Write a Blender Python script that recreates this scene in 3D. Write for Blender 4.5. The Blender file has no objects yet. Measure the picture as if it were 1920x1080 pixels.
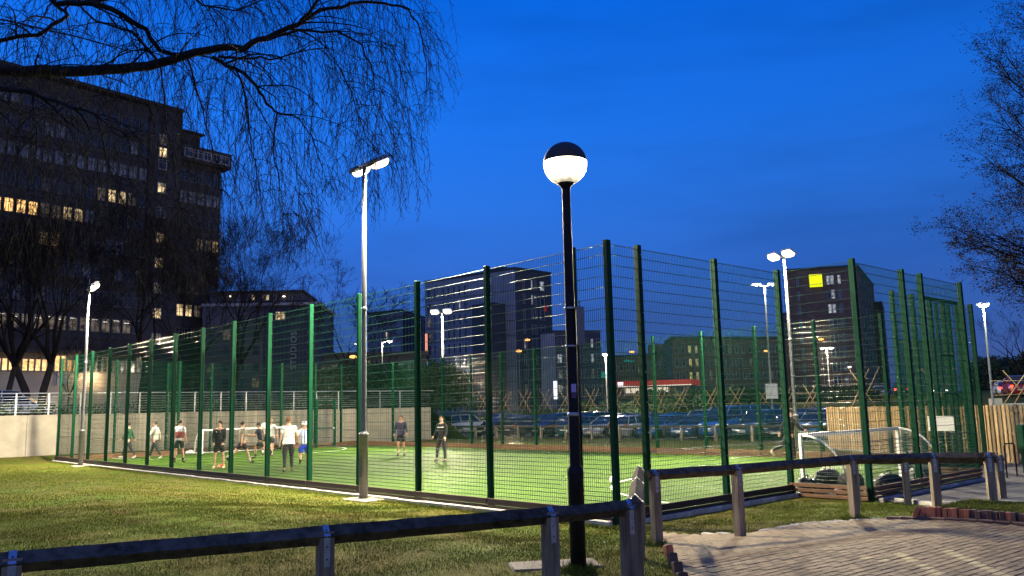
import bpy, math, random
import numpy as np
from mathutils import Vector, Matrix
random.seed(7); RNG = np.random.default_rng(7)
R = math.radians
S = bpy.context.scene
COL = S.collection
# ------------------------------------------------------------------ camera
CAM_H, FPX = 2.03, 1565.0
PITCH, ROLL = math.atan(227 / FPX), math.atan(0.0232)
_f = Vector((0, math.cos(PITCH), math.sin(PITCH))); _r0 = Vector((1, 0, 0)); _u0 = _r0.cross(_f)
_c, _s = math.cos(ROLL), math.sin(ROLL)
_r = _r0 * _c - _u0 * _s; _u = _r0 * _s + _u0 * _c
cam = bpy.data.objects.new('camera', bpy.data.cameras.new('camera')); COL.objects.link(cam)
cam.matrix_world = Matrix(((_r.x, _u.x, -_f.x, 0), (_r.y, _u.y, -_f.y, 0), (_r.z, _u.z, -_f.z, CAM_H), (0, 0, 0, 1)))
cam.data.sensor_width = 36; cam.data.lens = FPX / 1920 * 36
cam.data.clip_start = 0.1; cam.data.clip_end = 3000
S.camera = cam
# ------------------------------------------------------------------ sky and exposure
w = bpy.data.worlds.new('World'); S.world = w; w.use_nodes = True
nt = w.node_tree; nt.nodes.clear()
N = nt.nodes.new; Lk = nt.links.new
out = N('ShaderNodeOutputWorld'); bg = N('ShaderNodeBackground'); bg.inputs[1].default_value = .93
tc = N('ShaderNodeTexCoord'); sx = N('ShaderNodeSeparateXYZ'); Lk(tc.outputs['Generated'], sx.inputs[0])
ramp = N('ShaderNodeValToRGB'); Lk(sx.outputs['Z'], ramp.inputs[0])
e = ramp.color_ramp.elements
e[0].position = 0.0; e[0].color = (.075, .125, .34, 1)
e[1].position = .9; e[1].color = (.002, .090, .60, 1)
for p, c in ((.07, (.050, .130, .45, 1)), (.15, (.034, .150, .62, 1)), (.24, (.024, .180, .79, 1)), (.33, (.012, .176, .85, 1)), (.47, (.002, .142, .82, 1))):
    q = e.new(p); q.color = c
# the west (left of the view) keeps a little more afterglow than the east
az = N('ShaderNodeMapRange'); az.inputs[1].default_value = -1; az.inputs[2].default_value = 1
az.inputs[3].default_value = 1.32; az.inputs[4].default_value = .64; Lk(sx.outputs['X'], az.inputs[0])
mp = N('ShaderNodeMapping'); mp.inputs['Scale'].default_value = (1.6, 1.6, 9); Lk(tc.outputs['Generated'], mp.inputs[0])
nz = N('ShaderNodeTexNoise'); nz.inputs['Scale'].default_value = 1.7; nz.inputs['Detail'].default_value = 5; Lk(mp.outputs[0], nz.inputs[0])
cl = N('ShaderNodeMapRange'); cl.inputs[1].default_value = .42; cl.inputs[2].default_value = .72; cl.inputs[3].default_value = 1.08; cl.inputs[4].default_value = .84
Lk(nz.outputs[0], cl.inputs[0])
mm = N('ShaderNodeMath'); mm.operation = 'MULTIPLY'; Lk(az.outputs[0], mm.inputs[0]); Lk(cl.outputs[0], mm.inputs[1])
vm = N('ShaderNodeVectorMath'); vm.operation = 'SCALE'; Lk(ramp.outputs[0], vm.inputs[0]); Lk(mm.outputs[0], vm.inputs['Scale'])
sk = N('ShaderNodeTexSky'); sk.sky_type = 'NISHITA'; sk.sun_disc = False; sk.sun_elevation = R(-4); sk.sun_rotation = R(250); sk.ozone_density = 4
sc_ = N('ShaderNodeVectorMath'); sc_.operation = 'SCALE'; sc_.inputs['Scale'].default_value = .05; Lk(sk.outputs[0], sc_.inputs[0])
ad = N('ShaderNodeVectorMath'); ad.operation = 'ADD'; Lk(vm.outputs[0], ad.inputs[0]); Lk(sc_.outputs[0], ad.inputs[1])
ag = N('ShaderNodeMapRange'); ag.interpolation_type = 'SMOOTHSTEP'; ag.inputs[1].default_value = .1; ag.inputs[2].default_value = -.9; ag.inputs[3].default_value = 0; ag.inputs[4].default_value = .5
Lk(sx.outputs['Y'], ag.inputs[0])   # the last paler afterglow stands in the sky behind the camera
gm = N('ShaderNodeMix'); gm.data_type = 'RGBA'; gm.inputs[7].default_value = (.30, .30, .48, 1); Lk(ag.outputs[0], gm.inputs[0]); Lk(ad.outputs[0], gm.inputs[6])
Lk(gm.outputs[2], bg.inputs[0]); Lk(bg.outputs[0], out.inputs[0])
S.view_settings.view_transform = 'Standard'; S.view_settings.look = 'None'; S.view_settings.gamma = 1
S.view_settings.exposure = 0; S.view_settings.use_curve_mapping = False
S.cycles.max_bounces = 5; S.cycles.diffuse_bounces = 2; S.cycles.transparent_max_bounces = 6
S.cycles.use_denoising = True; S.cycles.sample_clamp_indirect = 4; S.cycles.use_light_tree = True
FLOOD_W, GLOBE_E = 2500.0, 5.0
# ------------------------------------------------------------------ pixel -> place
def ray(x, y): return (_f * FPX + _r * (x - 960) - _u * (y - 540)).normalized()
def at_h(x, y, z=0.0):                    # the point at height z seen at a pixel of the photograph
    d = ray(x, y); return Vector((0, 0, CAM_H)) + d * ((z - CAM_H) / d.z)
def at_d(x, y, D):                        # the point at ground distance D (along y) seen at a pixel
    d = ray(x, y); return Vector((0, 0, CAM_H)) + d * (D / d.y)
C0 = Vector((1.74, 14.93)); dL = Vector((-.673, .7397)); dR = Vector((.7397, .673))
def PQ(a, b, z=0.0): q = C0 + dL * a + dR * b; return Vector((q.x, q.y, z))
ANG_R = math.atan2(dR.y, dR.x); ANG_L = math.atan2(dL.y, dL.x)
# ------------------------------------------------------------------ materials
M = {}
def mat(name, col, rough=.7, metal=0.0, spec=.5, var=.0, scale=6.0, bump=0.0, emit=None, es=0.0, col2=None, rnd=0.0, island=False, stretch=None, detail=4, coord='Object', alpha=1.0, trans=0.0):
    m = bpy.data.materials.new(name); m.use_nodes = True; t = m.node_tree; b = t.nodes['Principled BSDF']
    b.inputs['Base Color'].default_value = (*col, 1); b.inputs['Roughness'].default_value = rough
    b.inputs['Metallic'].default_value = metal; b.inputs['Specular IOR Level'].default_value = spec
    if trans: b.inputs['Transmission Weight'].default_value = trans
    if emit: b.inputs['Emission Color'].default_value = (*emit, 1); b.inputs['Emission Strength'].default_value = es
    last = None
    if var or col2 or bump or rnd:
        tcn = t.nodes.new('ShaderNodeTexCoord'); src = tcn.outputs[coord]
        if stretch:
            mpn = t.nodes.new('ShaderNodeMapping'); mpn.inputs['Scale'].default_value = stretch; t.links.new(src, mpn.inputs[0]); src = mpn.outputs[0]
        n = t.nodes.new('ShaderNodeTexNoise'); n.inputs['Scale'].default_value = scale; n.inputs['Detail'].default_value = detail; n.inputs['Roughness'].default_value = .65
        t.links.new(src, n.inputs[0])
        mx = t.nodes.new('ShaderNodeMix'); mx.data_type = 'RGBA'
        c2 = col2 or tuple(min(1, c * (1 + var)) for c in col); c1 = col if col2 else tuple(c * (1 - var) for c in col)
        mx.inputs[6].default_value = (*c1, 1); mx.inputs[7].default_value = (*c2, 1)
        mr = t.nodes.new('ShaderNodeMapRange'); mr.inputs[1].default_value = .32; mr.inputs[2].default_value = .68; t.links.new(n.outputs[0], mr.inputs[0])
        t.links.new(mr.outputs[0], mx.inputs[0]); last = mx.outputs[2]
        if rnd:
            oi = t.nodes.new('ShaderNodeNewGeometry' if island else 'ShaderNodeObjectInfo')
            m2 = t.nodes.new('ShaderNodeMapRange'); m2.inputs[3].default_value = 1 - rnd; m2.inputs[4].default_value = 1 + rnd
            t.links.new(oi.outputs['Random Per Island' if island else 'Random'], m2.inputs[0])
            vs = t.nodes.new('ShaderNodeVectorMath'); vs.operation = 'SCALE'; t.links.new(last, vs.inputs[0]); t.links.new(m2.outputs[0], vs.inputs['Scale']); last = vs.outputs[0]
        t.links.new(last, b.inputs['Base Color'])
        if bump:
            bn = t.nodes.new('ShaderNodeBump'); bn.inputs['Strength'].default_value = bump; bn.inputs['Distance'].default_value = .02
            t.links.new(n.outputs[0], bn.inputs['Height']); t.links.new(bn.outputs[0], b.inputs['Normal'])
    M[name] = m; return m
mat('wire_upright', (.003, .030, .016), .8, spec=.05)
mat('green_paint', (.0015, .040, .018), .6, spec=.12, var=.15, scale=9)
mat('wire', (.004, .036, .019), .28, spec=1.0); M['wire'].node_tree.nodes['Principled BSDF'].inputs['Coat Weight'].default_value = .5; M['wire'].node_tree.nodes['Principled BSDF'].inputs['Coat Roughness'].default_value = .16
mat('kick_unlit', (.040, .026, .018), .85, var=.45, scale=3, bump=.5, stretch=(1, 1, 14), rnd=.35)  # kick_brown timber with shade put into the colour, for the unlit outer faces
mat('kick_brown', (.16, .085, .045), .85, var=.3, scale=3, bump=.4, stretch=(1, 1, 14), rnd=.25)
mat('timber', (.25, .20, .135), .95, spec=.1, var=.5, scale=14, bump=.8, detail=8, stretch=(1, 1, .12), rnd=.2)
mat('timber_rail', (.095, .078, .058), .95, spec=.05, var=.6, scale=9, bump=1.0, detail=10, rnd=.15)
mat('board', (.42, .28, .13), .8, var=.28, scale=4, bump=.4, stretch=(6, 6, .6), rnd=.22)
mat('galv', (.42, .44, .47), .42, metal=.75, var=.2, scale=14)
mat('galv_pole', (.15, .153, .16), .5, metal=.35, var=.18, scale=20)
mat('black_paint', (.010, .010, .012), .55, spec=.2, var=.3, scale=10, bump=.05)
mat('steel_rail', (.62, .62, .62), .3, metal=.6)
mat('concrete', (.38, .34, .27), .9, var=.16, scale=1.3, bump=.3, detail=8)
mat('edging', (.40, .37, .32), .9, var=.3, scale=5, bump=.4, rnd=.2)
mat('slab', (.30, .26, .21), .9, var=.25, scale=5, bump=.4)
mat('tarmac', (.085, .080, .078), .9, var=.3, scale=14, bump=.5, detail=10)
mat('asphalt_far', (.05, .05, .05), .8, var=.2, scale=3)
mat('soil', (.075, .048, .028), .95, var=.5, scale=6, bump=.8)
mat('paver', (.17, .118, .062), .85, var=.25, scale=24, bump=.35, rnd=.3)
mat('paver_isl', (.17, .118, .062), .85, var=.25, scale=24, bump=.35, rnd=.3, island=True)
mat('paver_yellow', (.30, .24, .11), .8, var=.35, scale=22, bump=.3, rnd=.2)
mat('bed', (.07, .052, .036), .95, var=.4, scale=20, bump=.5)
mat('brick', (.46, .15, .065), .8, var=.2, scale=14, bump=.3, rnd=.3)
mat('brick_dark', (.11, .062, .045), .85, var=.3, scale=14, bump=.3, rnd=.3)
mat('white_paint', (.80, .80, .78), .4)
mat('white_line', (.75, .76, .72), .8, var=.1, scale=20)
mat('net', (.35, .36, .35), .8)
mat('bark', (.020, .017, .015), .95, var=.4, scale=9, bump=.6)
mat('twig', (.014, .011, .010), .95, spec=.1)
mat('bud', (.020, .017, .011), .9, spec=.1)
mat('hedge', (.030, .055, .022), .85, var=.5, scale=1.5, island=True, rnd=.4)
mat('pane_dark', (.02, .025, .035), .12, spec=.8)
mat('win_frame', (.30, .29, .29), .6)
mat('win_frame_dull', (.09, .09, .10), .6)
mat('win_frame_light', (.40, .40, .40), .6)
mat('bag', (.012, .012, .014), .6, var=.4, scale=9, bump=.5)
mat('tyre', (.012, .012, .012), .85); mat('rim', (.45, .45, .47), .3, metal=.8)
mat('car_glass', (.015, .02, .025), .06, spec=1.0)
mat('lamp_glass', (.7, .7, .7), .15, spec=.8); mat('tail', (.35, .01, .01), .2)
mat('tail_on', (.5, .02, .01), .2, emit=(1, .05, .02), es=6); mat('head_on', (.8, .8, .8), .2, emit=(1, .95, .85), es=12)
mat('plate', (.62, .60, .50), .5); mat('underbody', (.01, .01, .01), .9)
mat('globe_cap', (.045, .030, .020), .6)
mat('globe_lit', (.5, .5, .45), .25, emit=(1, .86, .62), es=GLOBE_E)
def globe_falloff():   # the lamp sits high in the globe: the moulded lower bowl glows less
    t = M['globe_lit'].node_tree; b = t.nodes['Principled BSDF']; tcn = t.nodes.new('ShaderNodeTexCoord'); sp = t.nodes.new('ShaderNodeSeparateXYZ'); t.links.new(tcn.outputs['Object'], sp.inputs[0])
    n = t.nodes.new('ShaderNodeTexNoise'); n.inputs['Scale'].default_value = 16; t.links.new(tcn.outputs['Object'], n.inputs[0])
    a = t.nodes.new('ShaderNodeMath'); a.operation = 'MULTIPLY_ADD'; a.inputs[1].default_value = .10; t.links.new(n.outputs[0], a.inputs[0]); t.links.new(sp.outputs['Z'], a.inputs[2])
    r = t.nodes.new('ShaderNodeMapRange'); r.inputs[1].default_value = 4.27; r.inputs[2].default_value = 4.53; r.inputs[3].default_value = 0; r.inputs[4].default_value = 1; t.links.new(a.outputs[0], r.inputs[0])
    p = t.nodes.new('ShaderNodeMath'); p.operation = 'POWER'; p.inputs[1].default_value = 1.3; t.links.new(r.outputs[0], p.inputs[0])
    m_ = t.nodes.new('ShaderNodeMath'); m_.operation = 'MULTIPLY_ADD'; m_.inputs[1].default_value = GLOBE_E * 1.7; m_.inputs[2].default_value = .55; t.links.new(p.outputs[0], m_.inputs[0]); t.links.new(m_.outputs[0], b.inputs['Emission Strength'])
globe_falloff()
mat('flood_lit', (.9, .9, .9), .3, emit=(1, .88, .62), es=5)
mat('street_white', (.9, .9, .9), .3, emit=(1, .90, .70), es=5)
mat('street_orange', (.9, .6, .3), .3, emit=(1, .42, .08), es=3)
mat('cabinet', (.20, .20, .18), .7); mat('sticker', (.45, .36, .62), .5); mat('sticker_dark', (.09, .05, .13), .5)
mat('white_sign', (.62, .62, .58), .5, var=.06, scale=30)
mat('cone', (.60, .10, .02), .6); mat('ball', (.75, .75, .72), .5)

def window_lit(name, col, es, dark=.35):
    """A lit room behind glass: curtains and furniture make it uneven; it is a lamp-lit window, so it emits."""
    m = mat(name, (.05, .04, .03), .2); t = m.node_tree; b = t.nodes['Principled BSDF']
    tcn = t.nodes.new('ShaderNodeTexCoord'); oi = t.nodes.new('ShaderNodeObjectInfo')
    ad = t.nodes.new('ShaderNodeVectorMath'); ad.operation = 'ADD'; t.links.new(tcn.outputs['Object'], ad.inputs[0])
    ml = t.nodes.new('ShaderNodeMath'); ml.operation = 'MULTIPLY'; ml.inputs[1].default_value = 50; t.links.new(oi.outputs['Random'], ml.inputs[0]); t.links.new(ml.outputs[0], ad.inputs[1])
    n = t.nodes.new('ShaderNodeTexNoise'); n.inputs['Scale'].default_value = 1.6; n.inputs['Detail'].default_value = 3; t.links.new(ad.outputs[0], n.inputs[0])
    mr = t.nodes.new('ShaderNodeMapRange'); mr.inputs[1].default_value = .35; mr.inputs[2].default_value = .62; mr.inputs[3].default_value = dark; mr.inputs[4].default_value = 1.2
    t.links.new(n.outputs[0], mr.inputs[0])
    m2 = t.nodes.new('ShaderNodeMath'); m2.operation = 'MULTIPLY'; m2.inputs[1].default_value = es; t.links.new(mr.outputs[0], m2.inputs[0])
    b.inputs['Emission Color'].default_value = (*col, 1); t.links.new(m2.outputs[0], b.inputs['Emission Strength'])
window_lit('lit_orange', (1, .55, .18), 2.0, .55); window_lit('lit_warm', (1, .72, .36), 1.25, .12); window_lit('lit_dim', (.8, .62, .42), .16, .0)
window_lit('lit_yellow', (.95, .85, .30), .55, .3); window_lit('lit_white', (.85, .9, 1), .55, .2); window_lit('lit_blue', (.12, .24, .5), .10, .2)
mat('strip_light', (1, 1, 1), .4, emit=(1, .93, .8), es=1.6)
mat('yellow_sign', (.9, .8, 0), .5, emit=(.85, .9, .0), es=1.2)
mat('orange_sign', (.9, .4, .3), .5, emit=(1, .36, .20), es=1.1); mat('cyan_sign', (.1, .4, .9), .5, emit=(.1, .45, 1), es=1.0)
mat('white_screen', (.9, .9, .9), .5, emit=(.9, .88, 1), es=1.8); mat('green_sign', (.05, .5, .4), .5, emit=(.0, .42, .30), es=.35)
mat('red_canopy', (.5, .02, .02), .5, emit=(.75, .03, .03), es=.28); mat('shop_lit', (.9, .9, .8), .5, emit=(1, .92, .72), es=.9)
mat('red_lit', (.5, .02, .02), .5, emit=(1, .06, .06), es=1.4)

def grass_mat():
    m = bpy.data.materials.new('grass_ground'); m.use_nodes = True; t = m.node_tree; b = t.nodes['Principled BSDF']; b.inputs['Roughness'].default_value = .9; b.inputs['Specular IOR Level'].default_value = .05
    tcn = t.nodes.new('ShaderNodeTexCoord')
    def noise(s, d=5, r=.6):
        n = t.nodes.new('ShaderNodeTexNoise'); n.inputs['Scale'].default_value = s; n.inputs['Detail'].default_value = d; n.inputs['Roughness'].default_value = r; t.links.new(tcn.outputs['Object'], n.inputs[0]); return n
    a, f_, g = noise(.45), noise(7, 8, .75), noise(60, 4, .8)
    r1 = t.nodes.new('ShaderNodeValToRGB'); e = r1.color_ramp.elements
    e[0].position = .38; e[0].color = (.130, .112, .030, 1); e[1].position = .62; e[1].color = (.075, .125, .012, 1)
    t.links.new(a.outputs[0], r1.inputs[0])
    r2 = t.nodes.new('ShaderNodeValToRGB'); e = r2.color_ramp.elements
    e[0].position = .30; e[0].color = (.55, .46, .34, 1); e[1].position = .60; e[1].color = (1.1, 1.1, .95, 1)
    t.links.new(f_.outputs[0], r2.inputs[0])
    wn = noise(.9, 7, .7); wr = t.nodes.new('ShaderNodeMapRange'); wr.inputs[1].default_value = .54; wr.inputs[2].default_value = .66; t.links.new(wn.outputs[0], wr.inputs[0])
    wm = t.nodes.new('ShaderNodeMix'); wm.data_type = 'RGBA'; wm.inputs[7].default_value = (.10, .062, .028, 1); t.links.new(wr.outputs[0], wm.inputs[0]); t.links.new(r1.outputs[0], wm.inputs[6])
    mx = t.nodes.new('ShaderNodeMix'); mx.data_type = 'RGBA'; mx.blend_type = 'MULTIPLY'; mx.inputs[0].default_value = .85
    t.links.new(wm.outputs[2], mx.inputs[6]); t.links.new(r2.outputs[0], mx.inputs[7])
    mr = t.nodes.new('ShaderNodeMapRange'); mr.inputs[1].default_value = .3; mr.inputs[2].default_value = .7; mr.inputs[3].default_value = .5; mr.inputs[4].default_value = 1.5; t.links.new(g.outputs[0], mr.inputs[0])
    vs = t.nodes.new('ShaderNodeVectorMath'); vs.operation = 'SCALE'; t.links.new(mx.outputs[2], vs.inputs[0]); t.links.new(mr.outputs[0], vs.inputs['Scale']); t.links.new(vs.outputs[0], b.inputs['Base Color'])
    bn = t.nodes.new('ShaderNodeBump'); bn.inputs['Strength'].default_value = .9; bn.inputs['Distance'].default_value = .04; t.links.new(f_.outputs[0], bn.inputs['Height']); t.links.new(bn.outputs[0], b.inputs['Normal'])
    M['grass_ground'] = m
grass_mat()
def blade_mat():
    m = mat('blade', (.08, .13, .025), .8, spec=.1); t = m.node_tree; b = t.nodes['Principled BSDF']
    g = t.nodes.new('ShaderNodeNewGeometry'); r = t.nodes.new('ShaderNodeValToRGB'); e = r.color_ramp.elements
    e[0].color = (.075, .100, .012, 1); e[1].color = (.24, .21, .06, 1); q = e.new(.62); q.color = (.125, .165, .016, 1)
    t.links.new(g.outputs['Random Per Island'], r.inputs[0]); t.links.new(r.outputs[0], b.inputs['Base Color'])
blade_mat()
def turf_mat():
    m = mat('turf', (.05, .20, .03), .85, spec=.08, var=.12, scale=1.2); t = m.node_tree; b = t.nodes['Principled BSDF']
    tcn = t.nodes.new('ShaderNodeTexCoord'); n = t.nodes.new('ShaderNodeTexNoise'); n.inputs['Scale'].default_value = 90; n.inputs['Detail'].default_value = 3; t.links.new(tcn.outputs['Object'], n.inputs[0])
    n2 = t.nodes.new('ShaderNodeTexNoise'); n2.inputs['Scale'].default_value = .5; n2.inputs['Detail'].default_value = 6; t.links.new(tcn.outputs['Object'], n2.inputs[0])
    r = t.nodes.new('ShaderNodeValToRGB'); e = r.color_ramp.elements; e[0].position = .35; e[0].color = (.034, .076, .007, 1); e[1].position = .65; e[1].color = (.054, .108, .012, 1); t.links.new(n2.outputs[0], r.inputs[0])
    mr = t.nodes.new('ShaderNodeMapRange'); mr.inputs[1].default_value = .3; mr.inputs[2].default_value = .7; mr.inputs[3].default_value = .7; mr.inputs[4].default_value = 1.3; t.links.new(n.outputs[0], mr.inputs[0])
    vs = t.nodes.new('ShaderNodeVectorMath'); vs.operation = 'SCALE'; t.links.new(r.outputs[0], vs.inputs[0]); t.links.new(mr.outputs[0], vs.inputs['Scale']); t.links.new(vs.outputs[0], b.inputs['Base Color'])
    bn = t.nodes.new('ShaderNodeBump'); bn.inputs['Strength'].default_value = .7; bn.inputs['Distance'].default_value = .01; t.links.new(n.outputs[0], bn.inputs['Height']); t.links.new(bn.outputs[0], b.inputs['Normal'])
turf_mat()

def tinted(name, col, rough=.8, **k):
    if name not in M: mat(name, col, rough, **k)
    return M[name]
# ------------------------------------------------------------------ mesh builder
class MB:
    def __init__(s): s.v = []; s.f = []; s.mi = []; s.sm = []
    def add(s, vs, fs, m=0, smooth=False):
        o = len(s.v); s.v += [tuple(v) for v in vs]; s.f += [tuple(i + o for i in f) for f in fs]; s.mi += [m] * len(fs); s.sm += [smooth] * len(fs); return s
    def box(s, c, d, rz=0.0, m=0, rot=None):
        hx, hy, hz = d[0] / 2, d[1] / 2, d[2] / 2
        vs = [Vector((x, y, z)) for x in (-hx, hx) for y in (-hy, hy) for z in (-hz, hz)]
        mt = rot if rot is not None else (Matrix.Rotation(rz, 3, 'Z') if rz else None)
        if mt is not None: vs = [mt @ v for v in vs]
        c = Vector(c); return s.add([v + c for v in vs], [(0, 1, 3, 2), (4, 6, 7, 5), (0, 4, 5, 1), (2, 3, 7, 6), (0, 2, 6, 4), (1, 5, 7, 3)], m)
    def chbox(s, c, d, ch=.01, rz=0.0, m=0):             # box with chamfered vertical and top edges
        hx, hy, hz = d[0] / 2, d[1] / 2, d[2] / 2
        def ring(ix, z): return [(-hx + ix, -hy, z), (hx - ix, -hy, z), (hx, -hy + ix, z), (hx, hy - ix, z), (hx - ix, hy, z), (-hx + ix, hy, z), (-hx, hy - ix, z), (-hx, -hy + ix, z)]
        vs = ring(ch, -hz) + ring(ch, hz - ch) + [(x * (1 - ch / hx), y * (1 - ch / hy), hz) for x, y, z in ring(ch, hz)]
        r = Matrix.Rotation(rz, 3, 'Z'); c = Vector(c); fs = []
        for k in range(8):
            j = (k + 1) % 8; fs += [(k, j, 8 + j, 8 + k), (8 + k, 8 + j, 16 + j, 16 + k)]
        fs += [tuple(range(16, 24)), tuple(range(7, -1, -1))]
        return s.add([r @ Vector(v) + c for v in vs], fs, m)
    def tube(s, pts, rs, n=6, m=0, smooth=True, caps=True, phase=0.0):
        pts = [Vector(p) for p in pts]
        if not isinstance(rs, (list, tuple)): rs = [rs] * len(pts)
        vs = []; fs = []
        for i, p in enumerate(pts):
            t = (pts[min(i + 1, len(pts) - 1)] - pts[max(i - 1, 0)])
            t = t.normalized() if t.length > 1e-9 else Vector((0, 0, 1))
            a = Vector((0, 0, 1)) if abs(t.z) < .9 else Vector((1, 0, 0))
            x = t.cross(a).normalized(); y = x.cross(t)
            for k in range(n):
                an = phase + 2 * math.pi * k / n; vs.append(p + (x * math.cos(an) + y * math.sin(an)) * rs[i])
        for i in range(len(pts) - 1):
            for k in range(n):
                j = (k + 1) % n; fs.append((i * n + k, i * n + j, (i + 1) * n + j, (i + 1) * n + k))
        if caps: fs.append(tuple(range(n - 1, -1, -1))); fs.append(tuple((len(pts) - 1) * n + k for k in range(n)))
        return s.add(vs, fs, m, smooth)
    def lathe(s, prof, n=24, c=(0, 0, 0), m=0, smooth=True):
        vs = []; fs = []; c = Vector(c)
        for r, z in prof:
            for k in range(n): a = 2 * math.pi * k / n; vs.append(c + Vector((r * math.cos(a), r * math.sin(a), z)))
        for i in range(len(prof) - 1):
            for k in range(n): j = (k + 1) % n; fs.append((i * n + k, i * n + j, (i + 1) * n + j, (i + 1) * n + k))
        return s.add(vs, fs, m, smooth)
    def ball(s, c, r, n=10, k=7, sc=(1, 1, 1), m=0):
        prof = [(max(1e-4, math.sin(math.pi * i / k)), -math.cos(math.pi * i / k)) for i in range(k + 1)]
        vs = []; fs = []
        for q, z in prof:
            for i in range(n): a = 2 * math.pi * i / n; vs.append((c[0] + r * sc[0] * q * math.cos(a), c[1] + r * sc[1] * q * math.sin(a), c[2] + r * sc[2] * z))
        for i in range(k):
            for j in range(n): l = (j + 1) % n; fs.append((i * n + j, i * n + l, (i + 1) * n + l, (i + 1) * n + j))
        return s.add(vs, fs, m, True)
    def mesh(s, name, mats):
        me = bpy.data.meshes.new(name); me.from_pydata(s.v, [], s.f)
        for m in (mats if isinstance(mats, (list, tuple)) else [mats]): me.materials.append(M[m] if isinstance(m, str) else m)
        me.polygons.foreach_set('material_index', s.mi); me.polygons.foreach_set('use_smooth', s.sm); me.update(); return me
    def build(s, name, mats, parent=None, loc=None, rz=0.0, **k):
        return put(name, s.mesh(name, mats), parent, loc, rz, **k)
def put(name, me, parent=None, loc=None, rz=0.0, world=False, label=None, cat=None, group=None, kind=None):
    o = bpy.data.objects.new(name, me); COL.objects.link(o)
    if loc is not None: o.location = loc
    o.rotation_euler.z = rz
    if parent is not None:
        o.parent = parent
        if world: o.matrix_parent_inverse = Matrix.Translation(parent.location).inverted() if parent.rotation_euler.z == 0 else (Matrix.Translation(parent.location) @ Matrix.Rotation(parent.rotation_euler.z, 4, 'Z')).inverted()
    return tag(o, label, cat, group, kind)
def tag(o, label=None, cat=None, group=None, kind=None):
    if label: o['label'] = label
    if cat: o['category'] = cat
    if group: o['group'] = group
    if kind: o['kind'] = kind
    return o
def thing(name, label, cat, loc=(0, 0, 0), rz=0.0, group=None):
    o = bpy.data.objects.new(name, None); COL.objects.link(o); o.location = loc; o.rotation_euler.z = rz; o.empty_display_size = .2
    return tag(o, label, cat, group)
def copy_tree(o, parent=None):
    c = o.copy(); COL.objects.link(c); c.parent = parent
    for ch in KIDS.get(o.name, list(o.children)): copy_tree(ch, c)
    return c
KIDS = {}
def smooth(x): x = np.clip(x, 0, 1); return x * x * (3 - 2 * x)
# ------------------------------------------------------------------ the ground
PITCH_L, PITCH_W, REC0, REC1, REC_D = 35.9, 17.6, 5.83, 11.8, 1.77
def ab(x, y):
    rx, ry = x - C0.x, y - C0.y; return rx * dL.x + ry * dL.y, rx * dR.x + ry * dR.y
BANK = [at_h(1695, 978, .15), at_h(2150, 993, .15)]
def ground_z(x, y):
    x = np.asarray(x, float); y = np.asarray(y, float); a, b = ab(x, y)
    da = np.maximum(np.maximum(-a, a - PITCH_L), 0); db = np.maximum(np.maximum(-b, b - PITCH_W), 0); d1 = np.hypot(da, db)
    da = np.maximum(-REC_D - a, 0); db = np.maximum(np.maximum(REC0 - b, b - REC1), 0); d2 = np.hypot(da, db); d2 = np.where(a > 0, 99, d2)
    d = np.minimum(d1, d2); near = (b < 12) & (a < PITCH_L) | (a < 0)
    z = np.where(near, .32 * smooth((d - .35) / 5.2), 0)
    z = z * np.clip((40 - np.hypot(x, y)) / 12, 0, 1)
    # dirt mound against the retaining wall
    z = z + .22 * np.exp(-((a - 39.6) / 1.2) ** 2) * (b < 20) * (b > -12)
    z = z + 2.0 * smooth((b - 47) / 14) * (a < 70) + 1.2 * smooth((b - 66) / 60)
    return z
def gz(x, y): return float(ground_z(x, y))
def on_ground(px, py, it=6):
    z = 0.0
    for _ in range(it): p = at_h(px, py, z); z = gz(p.x, p.y)
    p.z = z; return p
def axis(lo, hi, fine_lo, fine_hi, step, grow):
    v = list(np.arange(fine_lo, fine_hi + 1e-6, step)); s = step; x = fine_hi
    while x < hi: s *= grow; x += s; v.append(min(x, hi))
    s = step; x = fine_lo
    while x > lo: s *= grow; x -= s; v.insert(0, max(x, lo))
    return np.array(v)
gx = axis(-700, 700, -14, 16, .30, 1.09); gy = axis(-60, 1500, 1, 26, .30, 1.08)
X, Y = np.meshgrid(gx, gy); Z = ground_z(X, Y)
A_, B_ = ab(X, Y); inside = (A_ > .5) & (A_ < PITCH_L - .5) & (B_ > .5) & (B_ < PITCH_W - .5)
Z = Z + np.where((np.hypot(X, Y) < 30) & ~inside, .012 * np.sin(X * 3.1 + np.sin(Y * 2.3)) * np.sin(Y * 2.7 + 1.3 * np.sin(X * 1.7)), 0) - .012
ny, nx = X.shape
vs = np.stack([X.ravel(), Y.ravel(), Z.ravel()], 1)
idx = np.arange(nx * ny).reshape(ny, nx); fs = np.stack([idx[:-1, :-1].ravel(), idx[:-1, 1:].ravel(), idx[1:, 1:].ravel(), idx[1:, :-1].ravel()], 1)
me = bpy.data.meshes.new('ground'); me.from_pydata(vs.tolist(), [], fs.tolist()); me.materials.append(M['grass_ground']); me.polygons.foreach_set('use_smooth', [True] * len(fs)); me.update()
put('ground', me, kind='structure')

def sheet(name, pts, m, dz=.0, sub=None, z=None, thick=0.0):
    """A flat or ground-hugging polygon sheet."""
    mb = MB(); zz = [(z if z is not None else gz(p[0], p[1])) + dz for p in pts]
    mb.add([(p[0], p[1], q) for p, q in zip(pts, zz)], [tuple(range(len(pts)))])
    o = mb.build(name, m, kind='structure'); return o
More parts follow.
